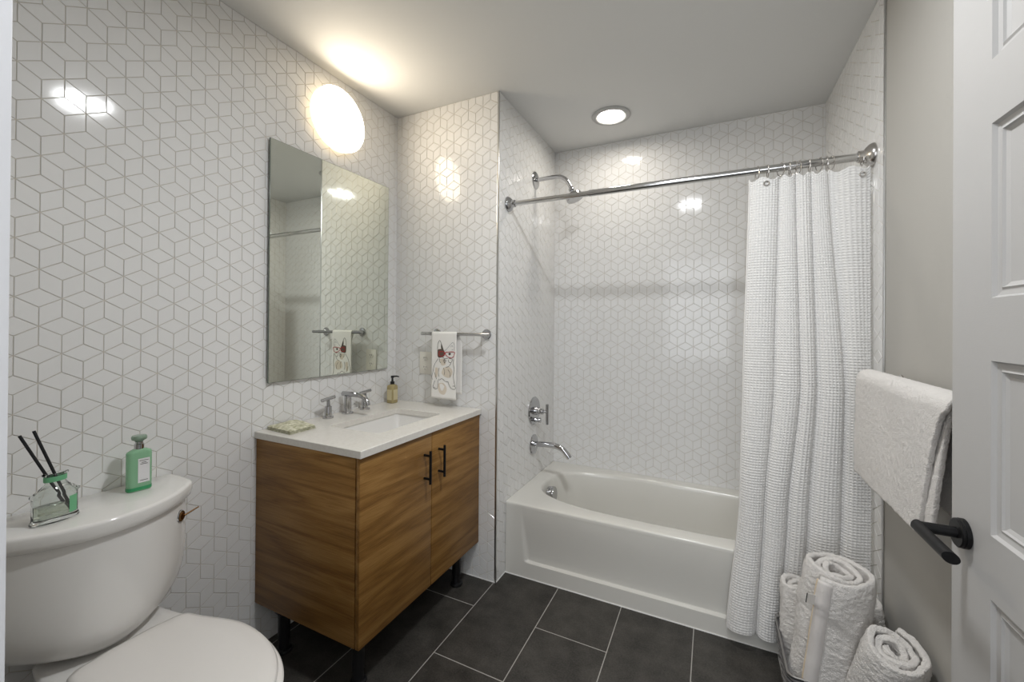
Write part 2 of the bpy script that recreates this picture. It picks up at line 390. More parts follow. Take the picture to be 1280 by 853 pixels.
# metal edge trims where the tile stops
B = MB(); B.box(W1 - 0.007, W1 + 0.0025, YS - 0.0025, YS + 0.007, 0.0, ZC, 0.001); struct(B.build('trim_1', M['alu']))
B = MB(); B.box(W2 - 0.004, W2 + 0.001, YS - 0.012, YS + 0.001, 0.0, ZC, 0.0008); struct(B.build('trim_2', M['alu']))
B = MB(); B.box(0.0, W1 + 0.004, YS - 0.004, YS + 0.001, 0, 0.004); B.box(W1 - 0.001, W1 + 0.004, YS - 0.004, YA, 0, 0.004); B.box(W1, W2, YA - 0.0035, YA + 0.002, 0, 0.0035)
struct(B.build('trim_4', M['caulk'], smooth=False))

# ============================================================ BATHROOM DOOR (open, five raised-moulding panels)
DX, DT, DY0, DY1, DH = 2.06, 0.036, 0.135, 1.098, 2.13
def door_mesh():
    B = MB(); st = 0.124; zs = [(0.150, 0.443), (0.551, 0.844), (0.951, 1.244), (1.350, 1.644), (1.752, 2.020)]
    yA, yB = DY0 + st, DY1 - st
    def face(x, sg):
        V = lambda y, z, d: Vector((x + sg * d, y, z))
        # stiles and rails
        def rect(y0, y1, z0, z1, d=0): B.add([V(y0, z0, d), V(y1, z0, d), V(y1, z1, d), V(y0, z1, d)], [(0, 1, 2, 3)])
        rect(DY0, yA, 0, DH); rect(yB, DY1, 0, DH)
        prev = 0
        for z0, z1 in zs: rect(yA, yB, prev, z0); prev = z1
        rect(yA, yB, prev, DH)
        prof = [(0, 0), (0.0035, 0.006), (0.0105, 0.0075), (0.0125, 0.0075), (0.0165, 0.0055), (0.0185, 0.0090), (0.0245, 0.012), (0.028, 0.012)]
        for z0, z1 in zs:
            rings = [[V(yA + i, z0 + i, d), V(yB - i, z0 + i, d), V(yB - i, z1 - i, d), V(yA + i, z1 - i, d)] for i, d in prof]
            B.loft(rings, cap1=True)
    face(DX, 1); face(DX + DT, -1)
    for p in ([(DX, DY1, 0), (DX + DT, DY1, 0), (DX + DT, DY1, DH), (DX, DY1, DH)], [(DX, DY0, 0), (DX + DT, DY0, 0), (DX + DT, DY0, DH), (DX, DY0, DH)],
              [(DX, DY0, DH), (DX + DT, DY0, DH), (DX + DT, DY1, DH), (DX, DY1, DH)], [(DX, DY0, 0), (DX + DT, DY0, 0), (DX + DT, DY1, 0), (DX, DY1, 0)]):
        B.add(p, [(0, 1, 2, 3)])
    for v in B.v: v.z = v.z * (DH - 0.008) / DH + 0.008
    return B
door = struct(door_mesh().build('door_1', M['doorpaint'], angle=12))
HZ, HY = 0.924, 1.050
B = MB()
B.lathe([(0, 0), (0.0265, 0), (0.0265, 0.0065), (0.0250, 0.0080), (0.0258, 0.0085), (0.0258, 0.0115), (0.0240, 0.013), (0, 0.013)], axis((DX - 0.0005, HY, HZ), (-1, 0, 0)))
rose = B.build('handle_rose', M['black'], door)
B = MB(); x1 = DX - 0.066; d = Vector((0, -1, 0))
B.tube([(DX - 0.011, HY, HZ), (x1 + 0.002, HY, HZ)], 0.0098, 24)
# lever: straight bar towards the hinge with a mitred front end
n = 28; r = 0.0098; rings = []
for k, (yy, cut) in enumerate(((HY + 0.008, 0.5), (HY - 0.02, 0), (HY - 0.095, 0), (HY - 0.122, -0.55))):
    rings.append([Vector((x1 + r * math.cos(2 * PI * i / n), yy + (cut * r * math.cos(2 * PI * i / n)), HZ + r * math.sin(2 * PI * i / n))) for i in range(n)])
B.loft(rings, cap0=True, cap1=True)
lever = B.build('handle_lever', M['black'], door)

# ============================================================ BATHTUB
tub = thing('bathtub', 'white alcove bathtub with skirted front behind the shower curtain', 'bathtub', (1.4, 2.3, 0))
def tub_shell():
    B = MB(); cx, cy = 1.420, 2.330; n = 128
    X0, X1, Y0, Y1 = W1 + 0.003, W2 - 0.003, YA, YT - 0.003
    def se(t, a, bb, p): c, s = math.cos(t), math.sin(t); return (math.copysign(abs(c) ** (2 / p), c) * a, math.copysign(abs(s) ** (2 / p), s) * bb)
    def ring(a, bb, p, z, dx=0): return [Vector((cx + dx + se(2 * PI * (i + .5) / n, a, bb, p)[0], cy + se(2 * PI * (i + .5) / n, a, bb, p)[1], z)) for i in range(n)]
    def rect(x0, x1, y0, y1, z):
        # points on the rectangle matched to the super-ellipse angles, corners snapped
        out = []; base = ring(0.68, 0.29, 2.9, z)
        for p in base:
            dx, dy = p.x - cx, p.y - cy
            tx = ((x1 - cx) if dx > 0 else (x0 - cx)) / dx if abs(dx) > 1e-9 else 1e9
            ty = ((y1 - cy) if dy > 0 else (y0 - cy)) / dy if abs(dy) > 1e-9 else 1e9
            t = min(tx, ty); out.append(Vector((cx + dx * t, cy + dy * t, z)))
        for c in ((x0, y0), (x1, y0), (x1, y1), (x0, y1)):
            k = min(range(n), key=lambda i: (out[i].x - c[0]) ** 2 + (out[i].y - c[1]) ** 2); out[k] = Vector((c[0], c[1], z))
        return out
    rings = [rect(X0, X1, Y0, Y1, ZT - 0.02), rect(X0, X1, Y0, Y1, ZT - 0.007), rect(X0, X1, Y0 + 0.002, Y1, ZT - 0.002), rect(X0, X1, Y0 + 0.007, Y1, ZT),
             rect(X0 + 0.02, X1 - 0.02, Y0 + 0.03, Y1 - 0.015, ZT + 0.0005),
             ring(0.685, 0.292, 2.9, ZT), ring(0.679, 0.286, 2.9, ZT - 0.002), ring(0.672, 0.279, 2.9, ZT - 0.009), ring(0.668, 0.275, 2.9, ZT - 0.022),
             ring(0.655, 0.265, 2.9, ZT - 0.12, 0.0), ring(0.625, 0.25, 3, ZT - 0.22, -0.005), ring(0.60, 0.235, 3, ZT - 0.27, -0.01), ring(0.55, 0.20, 3, ZT - 0.295, -0.01), ring(0.45, 0.13, 3, ZT - 0.302, -0.01), ring(0.2, 0.05, 2.5, ZT - 0.304, -0.01)]
    B.loft(rings, cap1=True)
    # skirt
    xs = [X0, X0 + 0.03] + [0.72 + 0.006 * i for i in range(14)] + [0.82 + 0.05 * i for i in range(27)]; xs = [x for x in xs if x < X1 - 0.01] + [X1]
    zs = [0, 0.03, 0.05, 0.06] + [0.066 + 0.0025 * i for i in range(20)] + [0.13 + 0.02 * i for i in range(11)] + [0.345, ZT - 0.02]
    rows = []
    for z in zs:
        row = []
        for x in xs:
            xl = 0.772 - 0.028 * (z - 0.09) / 0.24
            zb = 0.078 + 0.05 * max(0, (0.80 - x) / 0.04) ** 2 * 0.3
            dep = 0.017 * S((z - zb) / 0.009) * (1 - 0.97 * S((z - 0.10) / 0.25)) * S((x - xl) / 0.016) * S((2.125 - x) / 0.02)
            row.append(Vector((x, Y0 + dep, z)))
        rows.append(row)
    B.loft(rows, closed=False)
    return B
tub_shell().build('tub_shell', M['acrylic'], tub, angle=50, recalc=False)
ov = MB(); ov.lathe([(0, -0.012), (0.041, -0.012), (0.042, 0.0), (0.042, 0.022), (0.040, 0.026), (0, 0.027)], axis((0.776, 2.33, 0.298), (1, 0, 0.12)))
ov.build('overflow_cover', M['chrome'], tub)
dr = MB(); dr.lathe([(0.0, 0.005), (0.03, 0.004), (0.036, 0.0)], Matrix.Translation((0.98, 2.33, 0.0705))); dr.build('drain', M['chrome'], tub)

# ============================================================ VANITY
van = thing('vanity_cabinet', 'oak veneer two-door vanity cabinet on black legs under the white counter', 'cabinet', (0.28, 1.44, 0))
VY0, VY1, VZ0, VZ1, VX = 1.045, 1.846, 0.188, 0.8445, 0.563
B = MB(); t = 0.018
B.box(0.003, 0.5405, VY0, VY0 + t, VZ0, VZ1, 0.0006); B.build('side_panel', M['oakx'], van)
B = MB(); B.box(0.003, 0.541, VY1 - t, VY1, VZ0, VZ1, 0.0006); B.build('side_panel', M['oakx'], van)
B = MB(); B.box(0.003, 0.535, VY0 + t, VY1 - t, VZ0 + 0.002, VZ0 + 0.02); B.build('bottom_panel', M['darkgap'], van, smooth=False)
B = MB(); B.box(0.003, 0.015, VY0 + t, VY1 - t, VZ0 + 0.021, VZ1 - 0.003); B.build('back_panel', M['darkgap'], van, smooth=False)
B = MB(); B.box(0.515, 0.535, VY0 + t, VY1 - t, VZ1 - 0.08, VZ1 - 0.003); B.build('front_rail', M['darkgap'], van, smooth=False)
split = 1.4465
for y0, y1, hy in ((VY0, split - 0.0019, split - 0.052), (split + 0.0019, VY1, split + 0.048)):
    B = MB(); B.box(0.5460, VX, y0, y1, VZ0, VZ1 - 0.002, 0.0012); dd = B.build('door', M['oaky'], van)
    B = MB(); hx = VX + 0.032; B.tube([(hx, hy, 0.642), (hx, hy, 0.778)], 0.0055, 16)
    for z in (0.662, 0.758): B.tube([(VX + 0.0002, hy, z), (hx, hy, z)], 0.0050, 14)
    B.build('handle', M['black'], dd)
for x, y in ((0.49, 1.115), (0.11, 1.095), (0.49, 1.755), (0.11, 1.755)):
    B = MB(); B.lathe([(0, 0), (0.030, 0), (0.031, 0.006), (0.029, 0.012), (0.020, 0.016), (0.019, 0.05), (0.022, 0.052), (0.022, 0.15), (0.034, 0.165), (0.036, VZ0 + 0.002), (0, VZ0 + 0.002)], Matrix.Translation((x, y, 0)), 28)
    B.build('leg', M['blackplastic'], van)

# counter with rounded-rectangle sink opening
CX0, CX1, CY0, CY1, CZ0, CZ1 = 0.003, 0.574, 1.036, 1.848, 0.8455, 0.8716
SX0, SX1, SY0, SY1 = 0.185, 0.462, 1.235, 1.655
def rr(x0, x1, y0, y1, r, z, k=8):
    out = []
    for cx, cy, a in ((x1 - r, y1 - r, 0), (x0 + r, y1 - r, PI / 2), (x0 + r, y0 + r, PI), (x1 - r, y0 + r, 1.5 * PI)):
        out += [Vector((cx + r * math.cos(a + PI / 2 * i / k), cy + r * math.sin(a + PI / 2 * i / k), z)) for i in range(k + 1)]
    return out
B = MB()
B.loft([rr(SX0, SX1, SY0, SY1, 0.02, CZ0), rr(SX0, SX1, SY0, SY1, 0.02, CZ1 - 0.001), rr(SX0 - 0.001, SX1 + 0.001, SY0 - 0.001, SY1 + 0.001, 0.021, CZ1),
        rr(CX0 + 0.002, CX1 - 0.002, CY0 + 0.002, CY1 - 0.002, 0.001, CZ1), rr(CX0, CX1, CY0, CY1, 0.0015, CZ1 - 0.002), rr(CX0, CX1, CY0, CY1, 0.0015, CZ0), rr(SX0, SX1, SY0, SY1, 0.02, CZ0)])
tag(B.build('countertop', M['quartz'], angle=25), 'pale cream quartz vanity counter with a rectangular sink cut-out', 'countertop')
B = MB(); g = 0.006
B.loft([rr(SX0 - 0.02, SX1 + 0.02, SY0 - 0.02, SY1 + 0.02, 0.03, CZ0 - 0.001), rr(SX0 - g, SX1 + g, SY0 - g, SY1 + g, 0.028, CZ0 - 0.001), rr(SX0 - g + .002, SX1 + g - .002, SY0 - g + .002, SY1 + g - .002, 0.028, CZ0 - 0.005),
        rr(SX0 + 0.004, SX1 - 0.004, SY0 + 0.004, SY1 - 0.004, 0.035, CZ0 - 0.09), rr(SX0 + 0.016, SX1 - 0.016, SY0 + 0.016, SY1 - 0.016, 0.045, CZ0 - 0.122), rr(SX0 + 0.045, SX1 - 0.045, SY0 + 0.045, SY1 - 0.045, 0.045, CZ0 - 0.133), rr(SX0 + 0.1, SX1 - 0.1, SY0 + 0.16, SY1 - 0.16, 0.02, CZ0 - 0.136)], cap1=True)
sink = thing('sink', 'white rectangular undermount sink set in the vanity counter', 'sink', (0.32, 1.445, 0.71))
B.build('basin', M['porcelain'], sink, angle=50)
B = MB(); B.lathe([(0, 0.003), (0.02, 0.003), (0.027, 0.001), (0.028, -0.002)], Matrix.Translation(((SX0 + SX1) / 2, 1.445, CZ0 - 0.134))); B.build('drain', M['chrome'], sink)

# faucet (widespread, chrome)
fau = thing('faucet', 'chrome widespread basin faucet with two cross-bar handles behind the sink', 'faucet', (0.06, 1.45, CZ1))
FZ = CZ1
for hy, ang in ((1.337, 0.10), (1.559, -0.05)):
    B = MB(); T = Matrix.Translation((0.062, hy, FZ))
    B.lathe([(0, 0), (0.024, 0), (0.024, 0.006), (0.022, 0.008), (0.0155, 0.009), (0.0150, 0.052), (0.0135, 0.055), (0.0085, 0.056), (0.007, 0.085), (0, 0.086)], T, 32)
    dv = Vector((-math.sin(ang) * 0.4, 1, 0.10)).normalized(); c = Vector((0.062, hy, FZ + 0.088))
    B.tube([c - dv * 0.036, c + dv * 0.036], 0.0078, 20)
    B.build('tap_handle', M['chrome'], fau)
B = MB(); T = Matrix.Translation((0.062, 1.450, FZ))
B.lathe([(0, 0), (0.026, 0), (0.026, 0.006), (0.024, 0.008), (0.0165, 0.009), (0.016, 0.085), (0, 0.086)], T, 32)
B.tube(bezier([(0.030, 1.450, FZ + 0.093), (0.08, 1.450, FZ + 0.094), (0.135, 1.450, FZ + 0.093), (0.168, 1.450, FZ + 0.084), (0.186, 1.450, FZ + 0.064), (0.190, 1.450, FZ + 0.050)], 6), 0.0118, 24)
B.build('spout', M['chrome'], fau)

# soap dispenser
soap = thing('soap_dispenser', 'pump bottle of golden liquid soap at the back corner of the counter', 'soap dispenser', (0.06, 1.77, CZ1))
T = Matrix.Translation((0.058, 1.762, CZ1))
B = MB(); B.loft([[T @ v for v in rr(-a, a, -a, a, r_, z, 6)] for a, r_, z in ((0.020, 0.008, 0.0), (0.0225, 0.009, 0.003), (0.0225, 0.009, 0.086), (0.021, 0.009, 0.094), (0.013, 0.009, 0.100), (0.0105, 0.0100, 0.103), (0.0105, 0.0100, 0.112))], cap0=True, cap1=True)
bt = B.build('bottle', M['soap'], soap)
B = MB(); B.box(0.0228, 0.0236, -0.0165, 0.0165, 0.018, 0.074, 0, mtx=T); B.box(-0.0165, 0.0165, -0.0236, -0.0228, 0.018, 0.074, 0, mtx=T)
B.build('label', mat('kraft_label', base=(0.60, 0.53, 0.33), rough=0.5), bt)
B = MB(); B.lathe([(0, 0.100), (0.0118, 0.101), (0.0118, 0.116), (0.006, 0.118), (0.005, 0.136), (0.0085, 0.137), (0.0085, 0.148), (0, 0.149)], T, 24)
B.tube([T @ Vector(p) for p in ((0, 0, 0.144), (0.012, 0.02, 0.144), (0.019, 0.031, 0.140))], [0.005, 0.004, 0.003], 10)
B.build('pump', M['blackplastic'], soap)

# folded napkin on the counter's near corner
nap = thing('folded_napkin', 'folded green patterned cloth napkin with dark checked border on the counter corner', 'napkin', (0.09, 1.13, CZ1))
A = [Vector((0.012, 1.078, CZ1)), Vector((0.176, 1.064, CZ1)), Vector((0.172, 1.186, CZ1)), Vector((0.012, 1.215, CZ1))]
def napkin():
    B = MB(); n = 20
    def P(u, v): return A[0] * (1 - u) * (1 - v) + A[1] * u * (1 - v) + A[2] * u * v + A[3] * (1 - u) * v
    for L_, (z0, sc) in enumerate(((0.0008, 1.0), (0.0060, 0.985), (0.0112, 0.965))):
        rows = []
        for j in range(n + 1):
            row = []
            for i in range(n + 1):
                u, v = i / n, j / n; e = min(u, v, 1 - u, 1 - v)
                p = P(0.5 + (u - 0.5) * sc, 0.5 + (v - 0.5) * sc)
                h = z0 + 0.0045 * (1 - (1 - min(1, e / 0.05)) ** 2) ** 0.5
                if L_ == 2: h += 0.016 * max(0, noise.noise(Vector((u * 3 + 1, v * 3, 4)))) * S(e * 5) + 0.010 * math.exp(-((u - 0.35) / 0.18) ** 2) * math.exp(-((v - 0.6) / 0.25) ** 2)
                row.append(p + Vector((0, 0, h)))
            rows.append(row)
        B.loft(rows, closed=False, mi=0)
        # skirt round the layer: the dark border shows on the folded edges
        per = [rows[0][i] for i in range(n)] + [rows[j][n] for j in range(n)] + [rows[n][i] for i in range(n, 0, -1)] + [rows[j][0] for j in range(n, 0, -1)]
        B.loft([per, [Vector((p.x, p.y, CZ1 + z0 - 0.0006 + 0.0002)) for p in per]], mi=1)
    return B
napkin().build('cloth_layers', [M['cloth'], M['clothedge']], nap, angle=50)

# ============================================================ MIRROR
B = MB(); MY0, MY1, MZ0, MZ1 = 1.081, 1.766, 1.058, 2.060
mir = thing('wall_mirror', 'frameless rectangular mirror on the tiled wall above the faucet', 'mirror', (0.01, 1.42, 1.058))
B.add([(0.0180, MY0 + 0.0015, MZ0 + 0.0015), (0.0180, MY1 - 0.0015, MZ0 + 0.0015), (0.0180, MY1 - 0.0015, MZ1 - 0.0015), (0.0180, MY0 + 0.0015, MZ1 - 0.0015)], [(0, 1, 2, 3)])
B.build('mirror_glass', M['mirror'], mir, smooth=False, recalc=False)
B = MB(); B.box(0.012, 0.0177, MY0, MY1, MZ0, MZ1, 0.0006); B.build('glass_edge', M['mirroredge'], mir)
B = MB(); B.box(0.0018, 0.012, MY0 + 0.012, MY1 - 0.012, MZ0 + 0.012, MZ1 - 0.012); B.build('mirror_backing', M['darkgap'], mir, smooth=False)

# ============================================================ LIGHT FITTINGS
sc = thing('wall_sconce', 'glowing round opal glass sconce on the wall above the mirror', 'sconce', (0.0, 1.40, 2.27))
T = axis((0.002, 1.404, 2.270), (1, 0, 0)) @ Matrix.Diagonal((0.945, 0.945, 1, 1))
B = MB(); B.lathe([(0, 0), (0.12, 0), (0.12, 0.025), (0, 0.025)], T, 64); B.build('sconce_base', M['whitetrim'], sc)
B = MB(); B.lathe([(0.118, 0.014), (0.148, 0.016), (0.154, 0.020), (0.156, 0.027), (0.1565, 0.047), (0.1555, 0.0485)], T, 96); B.build('shade_side', M['sconceside'], sc)
B = MB(); B.lathe([(0.1553, 0.0485), (0.150, 0.0505), (0.13, 0.053), (0.10, 0.056), (0.05, 0.059), (0, 0.060)], T, 96); B.build('glass_shade', M['sconce'], sc)
def downlight(x, y, label, lens, k=1.0):
    dl = thing('recessed_downlight', label, 'ceiling light', (x, y, ZC), 'recessed ceiling downlights')
    T = Matrix.Translation((x, y, ZC)) @ Matrix.Rotation(PI, 4, 'X') @ Matrix.Diagonal((k, k, 1, 1))
    B = MB(); B.lathe([(0.105, 0.0), (0.107, 0.004), (0.103, 0.008), (0.088, 0.011), (0.078, 0.009), (0.0695, 0.001)], T, 64); B.build('trim_ring', M['whitetrim'], dl)
    B = MB(); B.lathe([(0.069, 0.0015), (0.05, 0.0024), (0, 0.0028)], T, 64); B.build('lens', lens, dl)
downlight(1.118, 2.338, 'round recessed ceiling light over the bathtub', M['down_tub'])
downlight(1.44, 1.00, 'round recessed ceiling light above the middle of the bathroom floor', M['down_room'], 1.3)

# ============================================================ OUTLET, HAND TOWEL BAR, HAND TOWEL
out = thing('electrical_outlet', 'ivory duplex outlet on the tiled wall left of the dog towel', 'outlet', (0.22, YS, 1.09))
OY = YS - 0.002
B = MB(); B.box(0.178, 0.256, OY - 0.006, OY, 1.030, 1.152, 0.002); B.build('cover_plate', M['outlet'], out)
for z in (1.116, 1.066):
    B = MB(); B.lathe([(0, 0), (0.0165, 0), (0.0165, 0.002), (0.0155, 0.003), (0, 0.003)], axis((0.217, OY - 0.0061, z), (0, -1, 0)), 28, sx=1, sy=0.85)
    rc = B.build('socket', M['outlet'], out)
    B = MB(); y0, y1 = OY - 0.0098, OY - 0.0091
    B.box(0.2095, 0.2120, y0, y1, z - 0.001, z + 0.008); B.box(0.2220, 0.2245, y0, y1, z, z + 0.007); B.lathe([(0, 0), (0.0024, 0), (0.0024, 0.0006), (0, 0.0006)], axis((0.217, y1, z - 0.008), (0, -1, 0)), 12)
    B.build('slots', M['slot'], rc, smooth=False)
tb = thing('towel_bar', 'short chrome towel bar on the tiled wall holding the dog towel', 'towel bar', (0.44, YS, 1.25))
BZ, BY = 1.254, 1.790
B = MB(); B.tube([(0.233, BY, BZ), (0.648, BY, BZ)], 0.0085, 24); B.build('bar', M['chrome'], tb)
for x in (0.293, 0.600):
    B = MB(); B.lathe([(0, 0), (0.026, 0), (0.026, 0.005), (0.024, 0.007), (0.010, 0.008), (0.0095, 0.062), (0, 0.0625)], axis((x, YS - 0.0018, BZ), (0, -1, 0)), 32); B.build('post', M['chrome'], tb)

ht = thing('hand_towel', 'white hand towel printed with a sketched dog in red glasses on a chrome bar', 'towel', (0.38, BY, 0.92))
def hand_towel():
    B = MB(); n = 24
    def col(x0, x1, zb, front, off=0):
        r = 0.0105 + off; path = []
        if front:
            path = [(BY - r - 0.001 + 0.002 * math.sin(k), BZ - (BZ - zb) * (1 - k / 30)) for k in range(31)]
            path += [(BY - r * math.cos(a), BZ + r * math.sin(a)) for a in [PI * k / 14 for k in range(1, 14)]]
            path += [(BY + r, BZ - 0.01 * k) for k in range(0, 3)]
        return path
    rA = 0.0108
    def strip(x0, x1, zf, zb, r, sh):
        path = [(BY - r - 0.0016 * (1 - k / 30), zf + (BZ - zf) * k / 30) for k in range(31)]
        path += [(BY - r * math.cos(PI * k / 14), BZ + r * math.sin(PI * k / 14)) for k in range(1, 15)]
        path += [(BY + r, BZ - (BZ - zb) * k / 24) for k in range(1, 25)]
        for th in (0, 1):
            pass
        rows = []
        for s, (y, z) in enumerate(path):
            row = []; back = s > 38
            for i in range(n + 1):
                u = i / n; x = x0 + (x1 - x0) * u + (sh * min(1, max(0, (BZ - z) / 0.05)) if back else 0)
                wv = 0.0012 * math.sin(u * 9 + 1) * S((BZ - z) / 0.25)
                row.append(Vector((x, y + wv, z)))
            rows.append(row)
        B.loft(rows, closed=False)
    strip(0.308, 0.4635, 0.917, 0.945, rA, 0.020)
    return B
o = hand_towel().build('towel_cloth', M['linen'], ht, angle=60, recalc=False)
md = o.modifiers.new('thickness', 'SOLIDIFY'); md.thickness = 0.0022; md.offset = 0
# the printed drawing, coordinates are fractions of the front panel
TX0, TX1, TZ0, TZ1 = 0.308, 0.4635, 0.917, 1.262
def pt(zx, zy, lift=0.0):
    u = (zx - 165) / 245.0; v = (zy - 120) / 655.0
    z = TZ1 + (TZ0 - TZ1) * v; k = (z - 0.917) / (BZ - 0.917)
    y = BY - 0.0108 - 0.0016 * (1 - k) + 0.0012 * math.sin(u * 9 + 1) * S((BZ - z) / 0.25)
    return Vector((TX0 + (TX1 - TX0) * u, y - 0.0016 - lift, z))
def strokes(lines, w, name, m, lift=0.0):
    B = MB()
    for ln in lines:
        pts = bezier([pt(a, c, lift) for a, c in ln], 4); vs = []; fs = []
        for i, p in enumerate(pts):
            t = (pts[min(i + 1, len(pts) - 1)] - pts[max(i - 1, 0)]); t.y = 0
            if t.length < 1e-9: t = Vector((1, 0, 0))
            t.normalize(); nrm = Vector((-t.z, 0, t.x)); ww = w * (0.85 + 0.15 * math.sin(i * 1.3))
            vs += [p + nrm * ww / 2, p - nrm * ww / 2]
        fs = [(2 * i, 2 * i + 1, 2 * i + 3, 2 * i + 2) for i in range(len(pts) - 1)]
        B.add(vs, fs)
    return B.build(name, m, ht, smooth=False, recalc=False)
def fills(polys, name, m, lift=0.0):
    B = MB()
    for pl in polys:
        pts = bezier([pt(a, c, lift) for a, c in pl + [pl[0]]], 4)[:-1]; B.add(pts, [tuple(range(len(pts)))])
    return B.build(name, m, ht, smooth=False, recalc=False)
fills([[(285, 470), (340, 455), (375, 500), (350, 560), (300, 555), (270, 520)], [(240, 625), (290, 620), (320, 670), (300, 730), (255, 720), (235, 670)], [(205, 470), (235, 480), (225, 560), (200, 560)], [(250, 385), (290, 380), (310, 430), (270, 445)]], 'tan_shading', M['inkbeige'], 0.0)
fills([[(226, 292), (262, 283), (292, 296), (300, 340), (280, 362), (232, 366)]], 'dark_eye_patch', M['inkbrown'], 0.0003)
fills([[(262, 225), (276, 262), (284, 288), (262, 280)]], 'dark_inner_ear', M['ink'], 0.0003)
fills([[(334, 325), (345, 317), (358, 325), (352, 340), (338, 340)]], 'dark_eye', M['ink'], 0.0003)
strokes([[(228, 288), (230, 240), (246, 200), (262, 222), (276, 262), (286, 292)], [(240, 370), (262, 360), (292, 372), (300, 400), (296, 425)], [(250, 378), (248, 402), (262, 422)], [(236, 380), (206, 425), (190, 470), (184, 510), (172, 560), (178, 592)],
         [(204, 600), (190, 640), (184, 665), (202, 682), (226, 678), (234, 655), (236, 610), (244, 580)], [(192, 662), (196, 676)], [(206, 664), (208, 680)], [(386, 378), (384, 430), (392, 480), (384, 540), (392, 600), (404, 640)],
         [(332, 600), (346, 640), (370, 668), (400, 670), (408, 655), (396, 640), (378, 642)], [(288, 470), (300, 500), (296, 540)], [(250, 592), (276, 576), (306, 600), (330, 604)], [(200, 520), (212, 560), (220, 585)], [(330, 480), (352, 520), (350, 560)],
         [(340, 372), (372, 380), (362, 412), (338, 408), (334, 386)], [(300, 378), (330, 372)], [(285, 392), (312, 392), (306, 412), (290, 410), (285, 392)], [(246, 470), (240, 520), (246, 560)], [(360, 420), (340, 450), (312, 462)]],
        0.0026, 'dog_outline', M['ink'], 0.0008)
strokes([[(300, 300), (330, 268), (352, 240), (376, 216), (388, 232), (392, 262), (390, 300)], [(356, 262), (370, 246), (378, 262)], [(366, 290), (384, 284)]], 0.0028, 'grey_ear_lines', M['inkgrey'], 0.0004)
strokes([[(304, 318), (340, 310), (392, 310), (392, 330), (380, 360), (350, 366), (322, 352), (306, 336), (304, 318)], [(244, 312), (290, 310), (296, 330), (286, 350), (256, 356), (244, 340), (244, 312)], [(292, 320), (306, 320)]], 0.0042, 'red_glasses', M['inkred'], 0.0012)

# ============================================================ SHOWER FITTINGS
sh = thing('wall_shower', 'chrome shower head on a bent arm high on the alcove wall', 'shower head', (W1, 2.33, 2.19))
XW = W1 + 0.002
B = MB(); B.lathe([(0, 0), (0.052, 0), (0.052, 0.003), (0.045, 0.008), (0.018, 0.012), (0, 0.012)], axis((XW, 2.33, 2.188), (1, 0, 0)), 40); B.build('wall_flange', M['chrome'], sh)
B = MB(); B.tube(bezier([(XW + 0.005, 2.33, 2.188), (0.75, 2.33, 2.190), (0.815, 2.33, 2.187), (0.855, 2.33, 2.165), (0.882, 2.33, 2.125), (0.893, 2.33, 2.103)], 6), 0.0125, 20); B.build('shower_arm', M['chrome'], sh)
hd = Vector((0.36, 0, -0.93)).normalized(); hp = Vector((0.888, 2.33, 2.108))
B = MB(); B.lathe([(0, -0.004), (0.013, -0.002), (0.017, 0.004), (0.017, 0.014), (0.013, 0.018), (0.011, 0.024), (0.020, 0.030), (0.046, 0.040), (0.050, 0.046), (0.050, 0.070), (0.047, 0.074), (0, 0.075)], axis(hp, hd), 40); B.build('spray_head', M['chrome'], sh)

va = thing('shower_valve', 'round chrome shower valve plate with lever handle on the alcove wall', 'shower valve', (W1, 2.33, 0.783))
VZ = 0.783
B = MB(); B.lathe([(0, 0), (0.084, 0), (0.084, 0.004), (0.080, 0.009), (0.030, 0.011), (0, 0.011)], axis((XW, 2.33, VZ), (1, 0, 0)), 56); B.build('cover_plate', M['chrome'], va)
B = MB(); B.lathe([(0, 0.010), (0.024, 0.010), (0.023, 0.030), (0.018, 0.032), (0.018, 0.060), (0.016, 0.063), (0.008, 0.064), (0.008, 0.09), (0, 0.09)], axis((XW, 2.33, VZ), (1, 0, 0)), 36)
B.tube([(XW + 0.088, 2.33, VZ + 0.046), (XW + 0.088, 2.33, VZ - 0.075)], 0.0085, 20); B.build('lever_handle', M['chrome'], va)
B = MB(); B.lathe([(0, 0.008), (0.013, 0.008), (0.012, 0.036), (0.015, 0.037), (0.015, 0.046), (0, 0.047)], axis((XW, 2.33, VZ - 0.055), (1, 0, 0)), 28); B.build('diverter_knob', M['chrome'], va)
sp = thing('tub_spout', 'chrome tub spout with downturned end below the shower valve', 'tub spout', (W1, 2.33, 0.58))
B = MB(); B.lathe([(0, 0), (0.060, 0), (0.060, 0.003), (0.055, 0.008), (0.020, 0.010), (0, 0.010)], axis((XW, 2.33, 0.578), (1, 0, 0)), 44); B.build('wall_flange', M['chrome'], sp)
B = MB(); B.tube(bezier([(XW + 0.006, 2.33, 0.580), (0.73, 2.33, 0.586), (0.80, 2.33, 0.586), (0.845, 2.33, 0.573), (0.875, 2.33, 0.546), (0.890, 2.33, 0.526)], 6), 0.0165, 24); B.build('spout', M['chrome'], sp)

